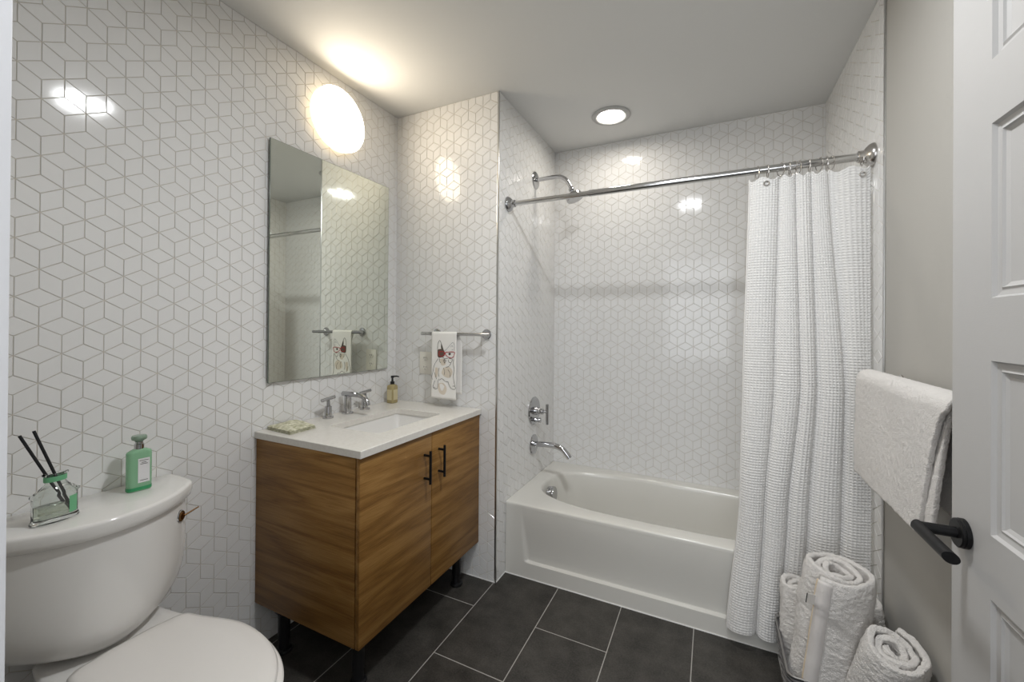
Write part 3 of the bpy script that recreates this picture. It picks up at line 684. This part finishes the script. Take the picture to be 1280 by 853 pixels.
# shower rod
RY, RZ = 1.960, 1.9425
rod = thing('shower_rod', 'straight chrome shower curtain rod spanning the tub alcove', 'curtain rod', (1.4, RY, RZ))
B = MB(); B.tube([(W1 + 0.03, RY, RZ), (1.15, RY, RZ)], 0.0132, 24); B.tube([(1.10, RY, RZ), (W2 - 0.03, RY, RZ)], 0.0152, 24); B.build('rod_tube', M['rodchrome'], rod)
fl = [(0, 0), (0.040, 0), (0.040, 0.004), (0.036, 0.012), (0.028, 0.020), (0.020, 0.026), (0.019, 0.040), (0.0165, 0.043), (0, 0.043)]
B = MB(); B.lathe(fl, axis((XW, RY, RZ), (1, 0, 0)), 44); B.build('end_flange', M['chrome'], rod)
B = MB(); B.lathe([(r * 1.12, z * 1.1) for r, z in fl], axis((W2 - 0.002, RY, RZ), (-1, 0, 0)), 44); B.build('end_flange', M['nickel'], rod)

# shower curtain
cur = thing('shower_curtain', 'white waffle-weave shower curtain gathered at the right of the tub', 'shower curtain', (1.95, 1.94, 0.06))
def curtain():
    nu, nv = 360, 720; v = []; f = []; uvs = []
    # valley positions across the cloth at the top, half way and at the hem
    K = ((0.0, (1.772, 1.878, 1.930, 1.980, 2.035, 2.163)), (0.45, (1.752, 1.860, 1.947, 1.998, 2.085, 2.160)), (0.72, (1.742, 1.828, 1.905, 1.972, 2.075, 2.158)), (1.0, (1.697, 1.803, 1.880, 1.945, 2.055, 2.154)))
    AM = ((0.026, 0.020, 0.022, 0.022, 0.008), (0.034, 0.030, 0.034, 0.034, 0.014), (0.040, 0.040, 0.040, 0.040, 0.020), (0.050, 0.046, 0.042, 0.040, 0.022))
    def lerp_rows(t, tab):
        for (t0, r0), (t1, r1) in zip(tab, tab[1:]):
            if t <= t1 + 1e-9: f_ = S((t - t0) / (t1 - t0)) * 0.5 + 0.5 * (t - t0) / (t1 - t0); return [p + (q - p) * f_ for p, q in zip(r0, r1)]
        return list(tab[-1][1])
    AT = tuple((k[0], am) for k, am in zip(K, AM))
    ztop = 1.900; rows = []
    for j in range(nv + 1):
        t = j / nv; kx = lerp_rows(t, K); am = lerp_rows(t, AT); row = []
        zl = ztop + (0.066 - ztop) * t
        for i in range(nu + 1):
            s = i / nu * 5; k = min(4, int(s)); f_ = s - k
            x = kx[k] + (kx[k + 1] - kx[k]) * f_
            side = math.sin(2 * PI * f_)                     # folds bulge over their neighbours
            wob = 0.10 * math.sin(3.1 * k + 5 * t)
            x += -side * 0.10 * (kx[k + 1] - kx[k])
            A = am[k]; y = -A * (abs(math.sin(PI * min(1, max(0, f_ + wob * f_ * (1 - f_))))) ** 0.85) + A * 0.5
            if i == 0 or i == nu: y = 0
            if k == 4: y += 0.004 * math.sin(f_ * 9 + 2 * t)
            y += 0.004 * math.sin(1.7 * s + 4 * t) * t
            yc = 1.951 - 0.030 * S(t / 0.75)
            zz = zl + (0.007 * math.cos(2 * PI * 11 * i / nu) * max(0, 1 - t * 25)) + (0.024 * (i / nu) * max(0, t - .5) * 2) * t + 0.008 * math.sin(s * 2.2) * t ** 6
            yy = yc + y
            if zl < ZT + 0.06: yy = min(yy, YA - 0.006)
            row.append(Vector((x, yy, zz)))
        rows.append(row)
    for row in rows:
        acc = 0; us = []
        for i, p in enumerate(row):
            if i: acc += ((p - row[i - 1]).xy).length
            us.append(acc)
        for p, u in zip(row, us): v.append(p); uvs.append((u, p.z))
    for j in range(nv):
        for i in range(nu): a = j * (nu + 1) + i; f.append((a, a + 1, a + nu + 2, a + nu + 1))
    mid = rows[nv // 2]; acc = [0]
    for i in range(1, nu + 1): acc.append(acc[-1] + (mid[i] - mid[i - 1]).xy.length)
    def relief():
        out = []; W_ = 2 * PI / 0.0108
        for j in range(nv + 1):
            r_ = rows[j]; cj = math.cos(r_[0].z * W_)
            for i in range(nu + 1):
                d_ = r_[min(nu, i + 1)] - r_[max(0, i - 1)]; n_ = Vector((d_.y, -d_.x, 0)).normalized()
                out.append(r_[i] + n_ * 0.0026 * max(cj, math.cos(acc[i] * W_)))
        return out
    o = mesh('curtain_cloth', relief(), f, M['waffle'], cur, angle=180)
    # arc-length UV averaged from mid height so the weave columns run straight
    mid = rows[int(nv * 0.5)]; acc = [0]
    for i in range(1, nu + 1): acc.append(acc[-1] + (mid[i] - mid[i - 1]).xy.length)
    ul = o.data.uv_layers.new(name='UVMap')
    for lp in o.data.loops:
        vi = lp.vertex_index; ul.data[lp.index].uv = (acc[vi % (nu + 1)], v[vi].z)
    md = o.modifiers.new('thickness', 'SOLIDIFY'); md.thickness = 0.002; md.offset = 0
    return rows
rows = curtain()
def near_top(x):
    r0 = rows[8]; k = min(range(len(r0)), key=lambda i: abs(r0[i].x - x)); return r0[k]
for x, z in ((1.832, 1.878), (2.138, 1.872)):
    p = near_top(x)
    B = MB(); T = axis((x, p.y - 0.003, z), (0.1, -1, 0)); B.lathe([(0.0062, 0), (0.0062, 0.002), (0.0075, 0.0032), (0.0105, 0.0030), (0.0118, 0.0012), (0.0118, -0.001)], T, 28)
    B.build('grommet', M['nickel'], cur)
# curtain rings
rx = [1.802, 1.838, 1.883, 1.912, 1.926, 1.942, 1.977, 2.009, 2.033, 2.047, 2.140]
desc = ['leftmost curtain ring, hanging apart at the free edge of the curtain', 'second curtain ring from the left, above the left grommet', 'third curtain ring from the left, standing alone before the cluster',
        'fourth curtain ring from the left, first of the close cluster', 'fifth curtain ring from the left, inside the close cluster', 'sixth curtain ring from the left, middle of the row',
        'seventh curtain ring from the left on the chrome rod', 'eighth curtain ring from the left on the chrome rod', 'ninth curtain ring from the left, near the end of the cluster',
        'tenth curtain ring from the left, last before the gap', 'rightmost curtain ring, beside the wall flange of the rod']
def ring_mesh():
    B = MB(); pts = []
    for k in range(41):
        a = 2 * PI * k / 40; pts.append(Vector((0, 0.0185 * math.sin(a), -0.0060 + 0.0235 * math.cos(a) * (1.0 if math.cos(a) > 0 else 1.15))))
    B.tube(pts, 0.0019, 8, cap=False); return B
ring0 = ring_mesh().build('curtain_ring', M['nickel'])
for i, x in enumerate(rx):
    r_ = ring0 if i == 0 else ring0.copy()
    if i: C.objects.link(r_)
    r_.location = (x, RY - 0.001, RZ - 0.001); r_.rotation_euler = (0, 0, random.uniform(-0.55, 0.55) + 0.5)
    r_['label'] = desc[i]; r_['category'] = 'curtain ring'; r_['group'] = 'metal rings hanging the shower curtain'

# ============================================================ TOILET
toi = thing('toilet', 'white two-piece toilet with closed lid against the tiled wall', 'toilet', (0.35, 0.54, 0))
TYC = 0.535
def plan(w, xs, xm, xb, z, n=40, p=2.2, r=0.02):
    """back edge straight at xb, sides at +-w, front bowed from xs at the sides to xm at the middle"""
    out = []
    for i in range(n + 1):
        s = -1 + 2 * i / n; out.append(Vector((xs + (xm - xs) * (1 - abs(s) ** p), TYC + w * s * (1.0), z)))
    # round the front corners a little
    k = [Vector((xb, TYC + w - 0.0, z)), Vector((xb, TYC - w + 0.0, z))]
    full = out + k
    # corner smoothing by subdividing & averaging
    P = []
    for i in range(len(full)):
        a, b_ = full[i], full[(i + 1) % len(full)]; m_ = max(1, int((b_ - a).length / 0.012))
        for q in range(m_): P.append(a.lerp(b_, q / m_))
    return P
def smooth_ring(P, it, keep=0):
    for _ in range(it): P = [(P[i - 1] + P[i] * 2 + P[(i + 1) % len(P)]) / 4 for i in range(len(P))]
    return P
def resample(P, n=120):
    L = [0]
    for i in range(len(P)): L.append(L[-1] + (P[(i + 1) % len(P)] - P[i]).length)
    out = []; j = 0
    for k in range(n):
        t = L[-1] * k / n
        while L[j + 1] < t: j += 1
        a, b_ = P[j], P[(j + 1) % len(P)]; out.append(a.lerp(b_, (t - L[j]) / max(1e-9, L[j + 1] - L[j])))
    return out
def tring(w, xs, xm, xb, z, it=2): return resample(smooth_ring(plan(w, xs, xm, xb, z), it))
B = MB()
B.loft([tring(0.209, 0.125, 0.238, 0.012, 0.752), tring(0.209, 0.126, 0.238, 0.012, 0.66), tring(0.208, 0.127, 0.237, 0.012, 0.60), tring(0.203, 0.126, 0.235, 0.014, 0.55), tring(0.192, 0.124, 0.232, 0.016, 0.51), tring(0.172, 0.121, 0.227, 0.02, 0.477), tring(0.143, 0.115, 0.219, 0.025, 0.456), tring(0.118, 0.108, 0.208, 0.03, 0.443), tring(0.09, 0.10, 0.19, 0.04, 0.438)], cap0=True, cap1=True)
B.build('tank', M['porcelain'], toi, angle=60)
B = MB()
B.loft([tring(0.200, 0.12, 0.235, 0.02, 0.7525), tring(0.215, 0.131, 0.249, 0.006, 0.7535), tring(0.219, 0.134, 0.252, 0.005, 0.757), tring(0.222, 0.137, 0.256, 0.005, 0.770), tring(0.222, 0.137, 0.256, 0.005, 0.788), tring(0.221, 0.136, 0.255, 0.005, 0.7925), tring(0.218, 0.133, 0.252, 0.007, 0.7958), tring(0.213, 0.128, 0.247, 0.010, 0.797)], cap0=True, cap1=True)
B.build('tank_lid', M['porcelain'], toi, angle=60)
SYC = 0.552
def egg(z, hw=0.185, xf=0.765, xw=0.47, xr=0.10, wr=0.11, yc=SYC, n=80, straight=False):
    """toilet outline: narrow deck at the rear (x=xr, half-width wr) widening to hw at xw, round front to xf"""
    pts = []
    for k in range(n + 1):
        a = -PI / 2 + PI * k / n; pts.append(Vector((xw + (xf - xw) * math.cos(a) ** 0.92 if math.cos(a) > 1e-9 else xw, yc + hw * math.sin(a), z)))
    m_ = 16
    for k in range(1, m_ + 1):
        t = k / m_; pts.append(Vector((xw + (xr - xw) * t, yc + hw + (wr - hw) * S(t) , z)))
    for k in range(m_, 0, -1):
        t = k / m_; pts.append(Vector((xw + (xr - xw) * t, yc - hw - (wr - hw) * S(t), z)))
    return resample(smooth_ring(pts, 2), 140)
B = MB()
B.loft([egg(0.0, 0.115, 0.60, 0.36, 0.10, 0.10), egg(0.03, 0.113, 0.60, 0.36, 0.10, 0.10), egg(0.12, 0.10, 0.58, 0.36, 0.09, 0.095), egg(0.22, 0.115, 0.62, 0.38, 0.07, 0.10), egg(0.31, 0.155, 0.70, 0.42, 0.05, 0.115), egg(0.375, 0.178, 0.755, 0.45, 0.04, 0.125), egg(0.405, 0.184, 0.768, 0.46, 0.035, 0.13), egg(0.418, 0.184, 0.768, 0.46, 0.035, 0.13), egg(0.4235, 0.178, 0.760, 0.46, 0.042, 0.125), egg(0.4245, 0.16, 0.74, 0.46, 0.06, 0.11)], cap0=True, cap1=True)
B.build('bowl', M['porcelain'], toi, angle=60)
B = MB()
B.loft([egg(0.4262, 0.176, 0.760, 0.47, 0.235, 0.125), egg(0.428, 0.184, 0.768, 0.47, 0.23, 0.13), egg(0.438, 0.185, 0.769, 0.47, 0.23, 0.13), egg(0.442, 0.180, 0.763, 0.47, 0.233, 0.127)], cap0=True, cap1=True)
B.build('seat', M['seatplastic'], toi, angle=60)
B = MB()
B.loft([egg(0.4435, 0.168, 0.744, 0.475, 0.245, 0.118), egg(0.446, 0.174, 0.750, 0.475, 0.243, 0.124), egg(0.454, 0.175, 0.751, 0.475, 0.243, 0.125), egg(0.4605, 0.171, 0.746, 0.475, 0.246, 0.122), egg(0.4635, 0.160, 0.735, 0.475, 0.256, 0.112), egg(0.4660, 0.12, 0.69, 0.475, 0.28, 0.085)], cap0=True, cap1=True)
B.build('seat_cover', M['seatplastic'], toi, angle=60)
lv = MB(); lp = Vector((0.158, 0.700, 0.705)); ld = Vector((0.82, 0.55, 0)).normalized()
lv.lathe([(0, -0.006), (0.0175, -0.004), (0.0185, 0.010), (0.016, 0.0145), (0, 0.0145)], axis(lp, ld), 32)
lev = lv.build('flush_button', M['chrome'], toi)
lv = MB(); lv.lathe([(0, 0.0147), (0.0125, 0.0149), (0.0115, 0.0175), (0, 0.018)], axis(lp, ld), 28); lv.tube([lp + ld * 0.017 + Vector((0, 0.004, 0)), lp + ld * 0.019 + Vector((-0.006, 0.045, 0.010))], [0.0028, 0.0020], 12)
lv.build('lever_pin', M['brass'], lev)

# items on the tank lid
ZL = 0.7975
rd = thing('reed_diffuser', 'clear glass reed diffuser bottle with two black reeds on the toilet tank', 'reed diffuser', (0.12, 0.445, ZL))
T = Matrix.Translation((0.138, 0.443, ZL)) @ Matrix.Rotation(0.10, 4, 'Z')
def oval(prof, n=56): return dict(prof=prof, mtx=T, n=n, sx=0.60, sy=1.0)
B = MB(); B.lathe([(0, 0), (0.043, 0), (0.046, 0.003), (0.045, 0.008), (0.0425, 0.012), (0.0425, 0.064), (0.046, 0.068), (0.0455, 0.072), (0.040, 0.076), (0.026, 0.088), (0.021, 0.094), (0.0195, 0.100), (0.0195, 0.114), (0.0245, 0.117), (0.0245, 0.120), (0.019, 0.121), (0.0165, 0.119), (0.0165, 0.100), (0.022, 0.088), (0.038, 0.072), (0.0395, 0.064), (0.0395, 0.014), (0, 0.012)], T, 64, sx=0.62, sy=1.0)
gb = B.build('bottle', M['glass'], rd, angle=60)
B = MB(); B.lathe([(0, 0.0125), (0.039, 0.0145), (0.039, 0.045), (0, 0.045)], T, 48, sx=0.61, sy=1.0); B.build('scented_oil', M['liquid'], gb)
B = MB(); B.lathe([(0.0205, 0.1005), (0.0212, 0.101), (0.0212, 0.113), (0.0205, 0.1135)], T, 48, sx=0.66, sy=1.02); B.build('neck_band', M['greenlabel'], gb)
B = MB(); vs = []; n = 8
for k in range(n + 1):
    a = PI / 2 - 0.95 + 0.55 * (k / n); vs += [T @ Vector((0.0432 * 0.62 * math.sin(a + 0.0), 0.0432 * math.cos(a), z)) for z in (0.016, 0.058)]
B.add(vs, [(2 * k, 2 * k + 2, 2 * k + 3, 2 * k + 1) for k in range(n)]); B.build('label', M['greenlabel'], gb, recalc=False)
for top, bot in (((0.120, 0.386, 1.022), (0.140, 0.468, ZL + 0.018)), ((0.122, 0.409, 1.029), (0.142, 0.472, ZL + 0.02))):
    B = MB(); B.tube([top, bot], 0.0032, 10); B.build('reed', M['reed'], rd)
pf = thing('perfume_bottle', 'flat green glass cologne bottle with white label on the toilet tank', 'bottle', (0.08, 0.63, ZL))
T = Matrix.Translation((0.088, 0.634, ZL + 0.0005)) @ Matrix.Rotation(-0.12, 4, 'Z')
def rrt(a, b_, r, z): return [T @ v for v in rr(-a, a, -b_, b_, r, z, 6)]
B = MB(); B.loft([rrt(0.0135, 0.028, 0.012, 0.0), rrt(0.0145, 0.0295, 0.0125, 0.003), rrt(0.0145, 0.0295, 0.0125, 0.112), rrt(0.0140, 0.0275, 0.0125, 0.1165), rrt(0.0125, 0.020, 0.0115, 0.121), rrt(0.0105, 0.0112, 0.0100, 0.1245)], cap0=True, cap1=True); pb = B.build('bottle', M['greenglass'], pf, angle=60)
B = MB(); B.loft([rrt(0.0148, 0.0298, 0.0125, 0.0025), rrt(0.0148, 0.0298, 0.0125, 0.012)]); B.build('base_band', M['greendark'], pb)
B = MB(); vs = [T @ Vector((0.0150, y, z)) for y, z in ((-0.006, 0.024), (0.0215, 0.024), (0.0215, 0.096), (-0.006, 0.096))]; B.add(vs, [(0, 1, 2, 3)]); lb = B.build('label', M['whitelabel'], pb, smooth=False, recalc=False)
B = MB()
for y0, y1, z in ((-0.003, 0.0185, 0.089), (0.002, 0.013, 0.083), (-0.001, 0.0165, 0.0785), (-0.001, 0.017, 0.030)):
    B = MB(); B.box(0.0151, 0.0154, y0, y1, z, z + 0.0016, mtx=T); B.build('print_line', M['ink'], lb, smooth=False)
B = MB(); B.lathe([(0, 0.124), (0.0115, 0.124), (0.0115, 0.138), (0.0095, 0.140), (0.0095, 0.145), (0, 0.145)], T, 32); B.build('collar', M['chrome'], pf)
B = MB(); B.lathe([(0.0090, 0.1452), (0.0105, 0.147), (0.0175, 0.152), (0.0185, 0.155), (0.0185, 0.160), (0.0165, 0.1635), (0, 0.1645)], T, 36); B.build('cap', mat('smoky_green_cap', base=(0.30, 0.42, 0.32), rough=0.12, spec=0.8, metal=0.5), pf)

# ============================================================ RIGHT TOWEL BAR + BATH TOWEL
b2 = thing('towel_bar', 'satin towel bar on the painted wall behind the open door', 'towel bar', (W2, 1.5, 1.13))
QX, QZ = 2.104, 1.131
B = MB(); B.tube([(QX, 1.20, QZ), (QX, 1.757, QZ)], 0.0085, 20); B.build('bar', M['nickel'], b2)
for y in (1.27, 1.70):
    B = MB(); B.lathe([(0, 0), (0.024, 0), (0.024, 0.005), (0.022, 0.007), (0.009, 0.008), (0.0085, 0.0700), (0, 0.0705)], axis((W2 - 0.0003, y, QZ), (-1, 0, 0)), 28); B.build('post', M['nickel'], b2)
def drape(y0, y1, r, zf, zb, th, ny=120, seed=0, slope=0.0, name='x'):
    """thick towel folded over the bar: front at QX-r, back at QX+r"""
    path = []
    for k in range(41): path.append((QX - r - 0.004 * (1 - k / 40), zf + (QZ - zf) * k / 40, k / 40, 0))
    for k in range(1, 17): path.append((QX - r * math.cos(PI * k / 16), QZ + r * 1.0 * math.sin(PI * k / 16), 1, k / 16))
    for k in range(1, 31): path.append((QX + r, QZ - (QZ - zb) * k / 30, 1 - k / 30, 1))
    rows = []
    for x, z, hgt, back in path:
        row = []
        for i in range(ny + 1):
            u = i / ny; y = y0 + (y1 - y0) * u
            near = (1 - hgt) ** 0.6 * slope * (1 - u) ** 1.5 if back < 0.5 else 0
            q = noise.noise(Vector((y * 6 + seed, z * 5, back * 3))) * 0.0035
            row.append(Vector((x + (q if back < 0.5 else 0) , y + near, z + 0.0015 * math.sin(y * 23 + seed) * (1 - hgt))))
        rows.append(row)
    B = MB(); B.loft(rows, closed=False); return B
BT = []
bt2 = thing('bath_towel', 'thick off-white bath towel folded over the bar behind the open door', 'towel', (QX, 1.45, 0.83))
for nm, r, zf, zb, y0, y1, slope, seed in (('outer_layer', 0.0300, 0.826, 0.875, 1.150, 1.738, 0.118, 1), ('inner_layer', 0.0185, 0.838, 0.885, 1.158, 1.735, 0.070, 5)):
    o = drape(y0, y1, r, zf, zb, 0.011, seed=seed, slope=slope).build(nm, M['towel'], bt2, angle=180, recalc=False)
    md = o.modifiers.new('t', 'SOLIDIFY'); md.thickness = 0.0105; md.offset = 0
    BT.append(o)

# ============================================================ BASKET + ROLLED TOWELS
bk = thing('storage_basket', 'dark woven basket on the floor by the tub holding rolled towels', 'basket', (2.01, 1.74, 0))
BX0, BX1, BY0, BY1, BH = 1.862, 2.160, 1.568, 1.868, 0.200
B = MB(); B.loft([rr(BX0 + 0.03, BX1 - 0.03, BY0 + 0.03, BY1 - 0.03, 0.02, 0.001), rr(BX0 + 0.022, BX1 - 0.022, BY0 + 0.022, BY1 - 0.022, 0.025, 0.004), rr(BX0, BX1, BY0, BY1, 0.02, BH - 0.004), rr(BX0 + 0.008, BX1 - 0.008, BY0 + 0.008, BY1 - 0.008, 0.018, BH - 0.004), rr(BX0 + 0.03, BX1 - 0.03, BY0 + 0.03, BY1 - 0.03, 0.018, 0.012)], cap0=True, cap1=True)
# woven strands: vertical ribs and horizontal weavers as relief
for z in [0.014 + 0.0125 * k for k in range(15)]:
    f_ = z / BH; ins = 0.022 * (1 - f_); P = rr(BX0 + ins - 0.001, BX1 - ins + 0.001, BY0 + ins - 0.001, BY1 - ins + 0.001, 0.022, z, 4)
    P = resample(P, 150); ph = PI * (int(round((z - 0.014) / 0.0125)) % 2)
    ctr = Vector(((BX0 + BX1) / 2, (BY0 + BY1) / 2, z)); pts = [p + (p - ctr).normalized() * 0.002 * math.sin(2 * PI * 25 * i / 150 + ph) for i, p in enumerate(P)]
    B.tube(pts + [pts[0]], 0.0052, 6, cap=False)
B.build('basket_body', M['weave'], bk)
B = MB(); P = rr(BX0 - 0.001, BX1 + 0.001, BY0 - 0.001, BY1 + 0.001, 0.02, BH, 5); B.tube(P + [P[0]], 0.0035, 8, cap=False)
B.build('rim_wire', mat('grey_rim', base=(0.30, 0.29, 0.28), rough=0.4, metal=0.6), bk)

ctex = bpy.data.textures.new('terry_lumps', 'CLOUDS'); ctex.noise_scale = 0.010; ctex.noise_depth = 2
def fluffy(o, lev=2, st=0.0055, scale=None):
    md = o.modifiers.new('sub', 'SUBSURF'); md.levels = lev; md.render_levels = lev
    md = o.modifiers.new('pile', 'DISPLACE'); md.texture = ctex; md.strength = st; md.mid_level = 0.5; md.texture_coords = 'GLOBAL'
def rolled(name, label, p0, p1, R, turns, th, seed, start=0.0, parent=None, bulge=0.006, lumps=0.006, group='rolled bath towels in the basket', hand=1, fold=None, squash=(0, 1.0)):
    """spiral roll of thick terry: axis from p0 to p1, outer radius R"""
    p0, p1 = Vector(p0), Vector(p1); ax = (p1 - p0); Ln = ax.length; T = axis(p0, ax)
    nl = 60; nt = int(44 * turns); rows = []
    for i in range(nt + 1):
        k = i / nt; a = start - hand * 2 * PI * turns * (1 - k); r = R - th * 1.1 * turns * (1 - k) - th * 0.5; row = []
        if k > 0.985: r += 0.004 * (k - 0.985) / 0.015
        outer = S((k - 1 + 1.15 / turns) * turns * 2)
        for j in range(nl + 1):
            l = j / nl
            e = 1 - 0.10 * math.exp(-l * Ln / 0.02) - 0.10 * math.exp(-(1 - l) * Ln / 0.018)
            q = noise.noise(Vector((math.cos(a) * 1.6 + seed, math.sin(a) * 1.6, l * Ln * 7))) * lumps * k + noise.noise(Vector((math.cos(a) * 5 + seed, math.sin(a) * 5, l * Ln * 22))) * lumps * 0.3 * k
            rr_ = r * e + q + bulge * math.sin(PI * l) * k
            if fold: rr_ += outer * fold(a, l)
            off = -0.014 * (1 - k) + 0.006 * math.sin(a * 1.7 + seed) if l > 0.5 else 0
            u = Vector((rr_ * math.cos(a), rr_ * math.sin(a)))
            if squash[1] != 1.0:
                sd = Vector((math.cos(squash[0]), math.sin(squash[0]))); u = u - sd * u.dot(sd) * (1 - squash[1])
            row.append(T @ Vector((u.x, u.y, l * Ln + off * S((l - 0.8) / 0.2))))
        rows.append(row)
    B = MB(); B.loft(rows, closed=False)
    o = B.build(name, M['towel'], parent, angle=180, recalc=False)
    md = o.modifiers.new('t', 'SOLIDIFY'); md.thickness = th * 0.90; md.offset = 0
    fluffy(o, 2)
    if not parent: tag(o, label, 'towel', group)
    return rows, T, Ln
for o in BT: fluffy(o, 1, 0.004)
# tall roll at the front, its hemmed edge turned to the room
t1 = thing('rolled_towel', 'tallest rolled towel standing up at the front of the basket with a hem tag', 'towel', (1.95, 1.70, 0.02), 'rolled bath towels in the basket')
P0, P1 = Vector((1.945, 1.668, 0.030)), Vector((1.995, 1.622, 0.552))
Ti = axis(P0, P1 - P0).inverted().to_3x3()
tocam = (Vector((1.64, 0, 1.3)) - P0); tocam.z = 0; tocam.normalize(); left = Vector((-0.9, -0.436, 0))
edge = Ti @ (tocam * math.cos(0.78) + left * math.sin(0.78)); rt = Ti @ tocam
EA = math.atan2(edge.y, edge.x); CA = math.atan2(rt.y, rt.x)
dlt = (CA - EA + PI) % (2 * PI) - PI; HAND = -1 if dlt > 0 else 1
def fold(a, l):
    w_ = abs((a - EA + PI) % (2 * PI) - PI)
    return 0.007 * S((l - (0.80 - 0.10 * w_)) / 0.03)
rr1, T1, L1 = rolled('towel_roll', '', P0, P1, 0.095, 3.1, 0.0185, 3, start=EA, parent=t1, lumps=0.010, hand=HAND, fold=fold)
last = rr1[-1]; prev = rr1[-4]
cyl = lambda p: (p - (P0 + (P1 - P0) * ((p - P0).dot(P1 - P0) / (P1 - P0).length_squared))).normalized()
pipe = [p + cyl(p) * 0.0095 for p in last[2:-1]]
B = MB(); B.tube(pipe, 0.0028, 8); B.build('hem_piping', M['hem'], t1)
B = MB(); vs = []
for p, q in zip(last[2:-1], prev[2:-1]):
    q2 = p.lerp(q, 0.85); vs += [p + cyl(p) * 0.0112, q2 + cyl(q2) * 0.0115]
B.add(vs, [(2 * i, 2 * i + 1, 2 * i + 3, 2 * i + 2) for i in range(len(vs) // 2 - 1)])
o = B.build('hem_band', mat('woven_hem', base=(0.70, 0.665, 0.64), rough=0.8), t1, recalc=False); md = o.modifiers.new('t', 'SOLIDIFY'); md.thickness = 0.002; md.offset = 0
kk = int(len(last) * 0.84); c = last[kk] + cyl(last[kk]) * 0.013; out_ = (left * 0.9 + tocam * 0.15 + Vector((0, 0, 0.25))).normalized(); upv = (P1 - P0).normalized()
B = MB(); vs = [c - out_ * 0.004 + upv * 0.016, c - out_ * 0.004 - upv * 0.016, c + out_ * 0.024 - upv * 0.013, c + out_ * 0.024 + upv * 0.017]
B.add(vs, [(0, 1, 2, 3)]); o = B.build('sewn_tag', M['tag'], t1, smooth=False, recalc=False); md = o.modifiers.new('t', 'SOLIDIFY'); md.thickness = 0.0015
B = MB(); B.tube([vs[2], vs[3]], 0.0016, 6); B.build('tag_edge', M['reed'], t1)
# second roll lying behind on the left, third leaning out on the right, fourth just showing
rolled('rolled_towel', 'rolled towel at the back left of the basket beside the curtain', (1.938, 1.796, 0.02), (1.922, 1.806, 0.385), 0.066, 2.3, 0.018, 11, start=2.2, lumps=0.012)
rolled('rolled_towel', 'rolled towel leaning out at the right with its spiral end showing', (2.060, 1.580, 0.13), (2.087, 1.462, 0.440), 0.080, 2.9, 0.0185, 21, start=1.0, lumps=0.007)
rolled('rolled_towel', 'rolled towel mostly hidden behind the others at the back right of the basket', (2.088, 1.795, 0.02), (2.098, 1.785, 0.385), 0.066, 2.2, 0.016, 31, start=0.5, lumps=0.008)

# ------------------------------------------------------------ move each Empty to its thing's base, keeping the parts in place
bpy.context.view_layer.update()
for r_ in ROOTS:
    base = Vector(r_['_base']); del r_['_base']
    r_.location = base
    for ch in r_.children: ch.matrix_parent_inverse = Matrix.Translation(-base)
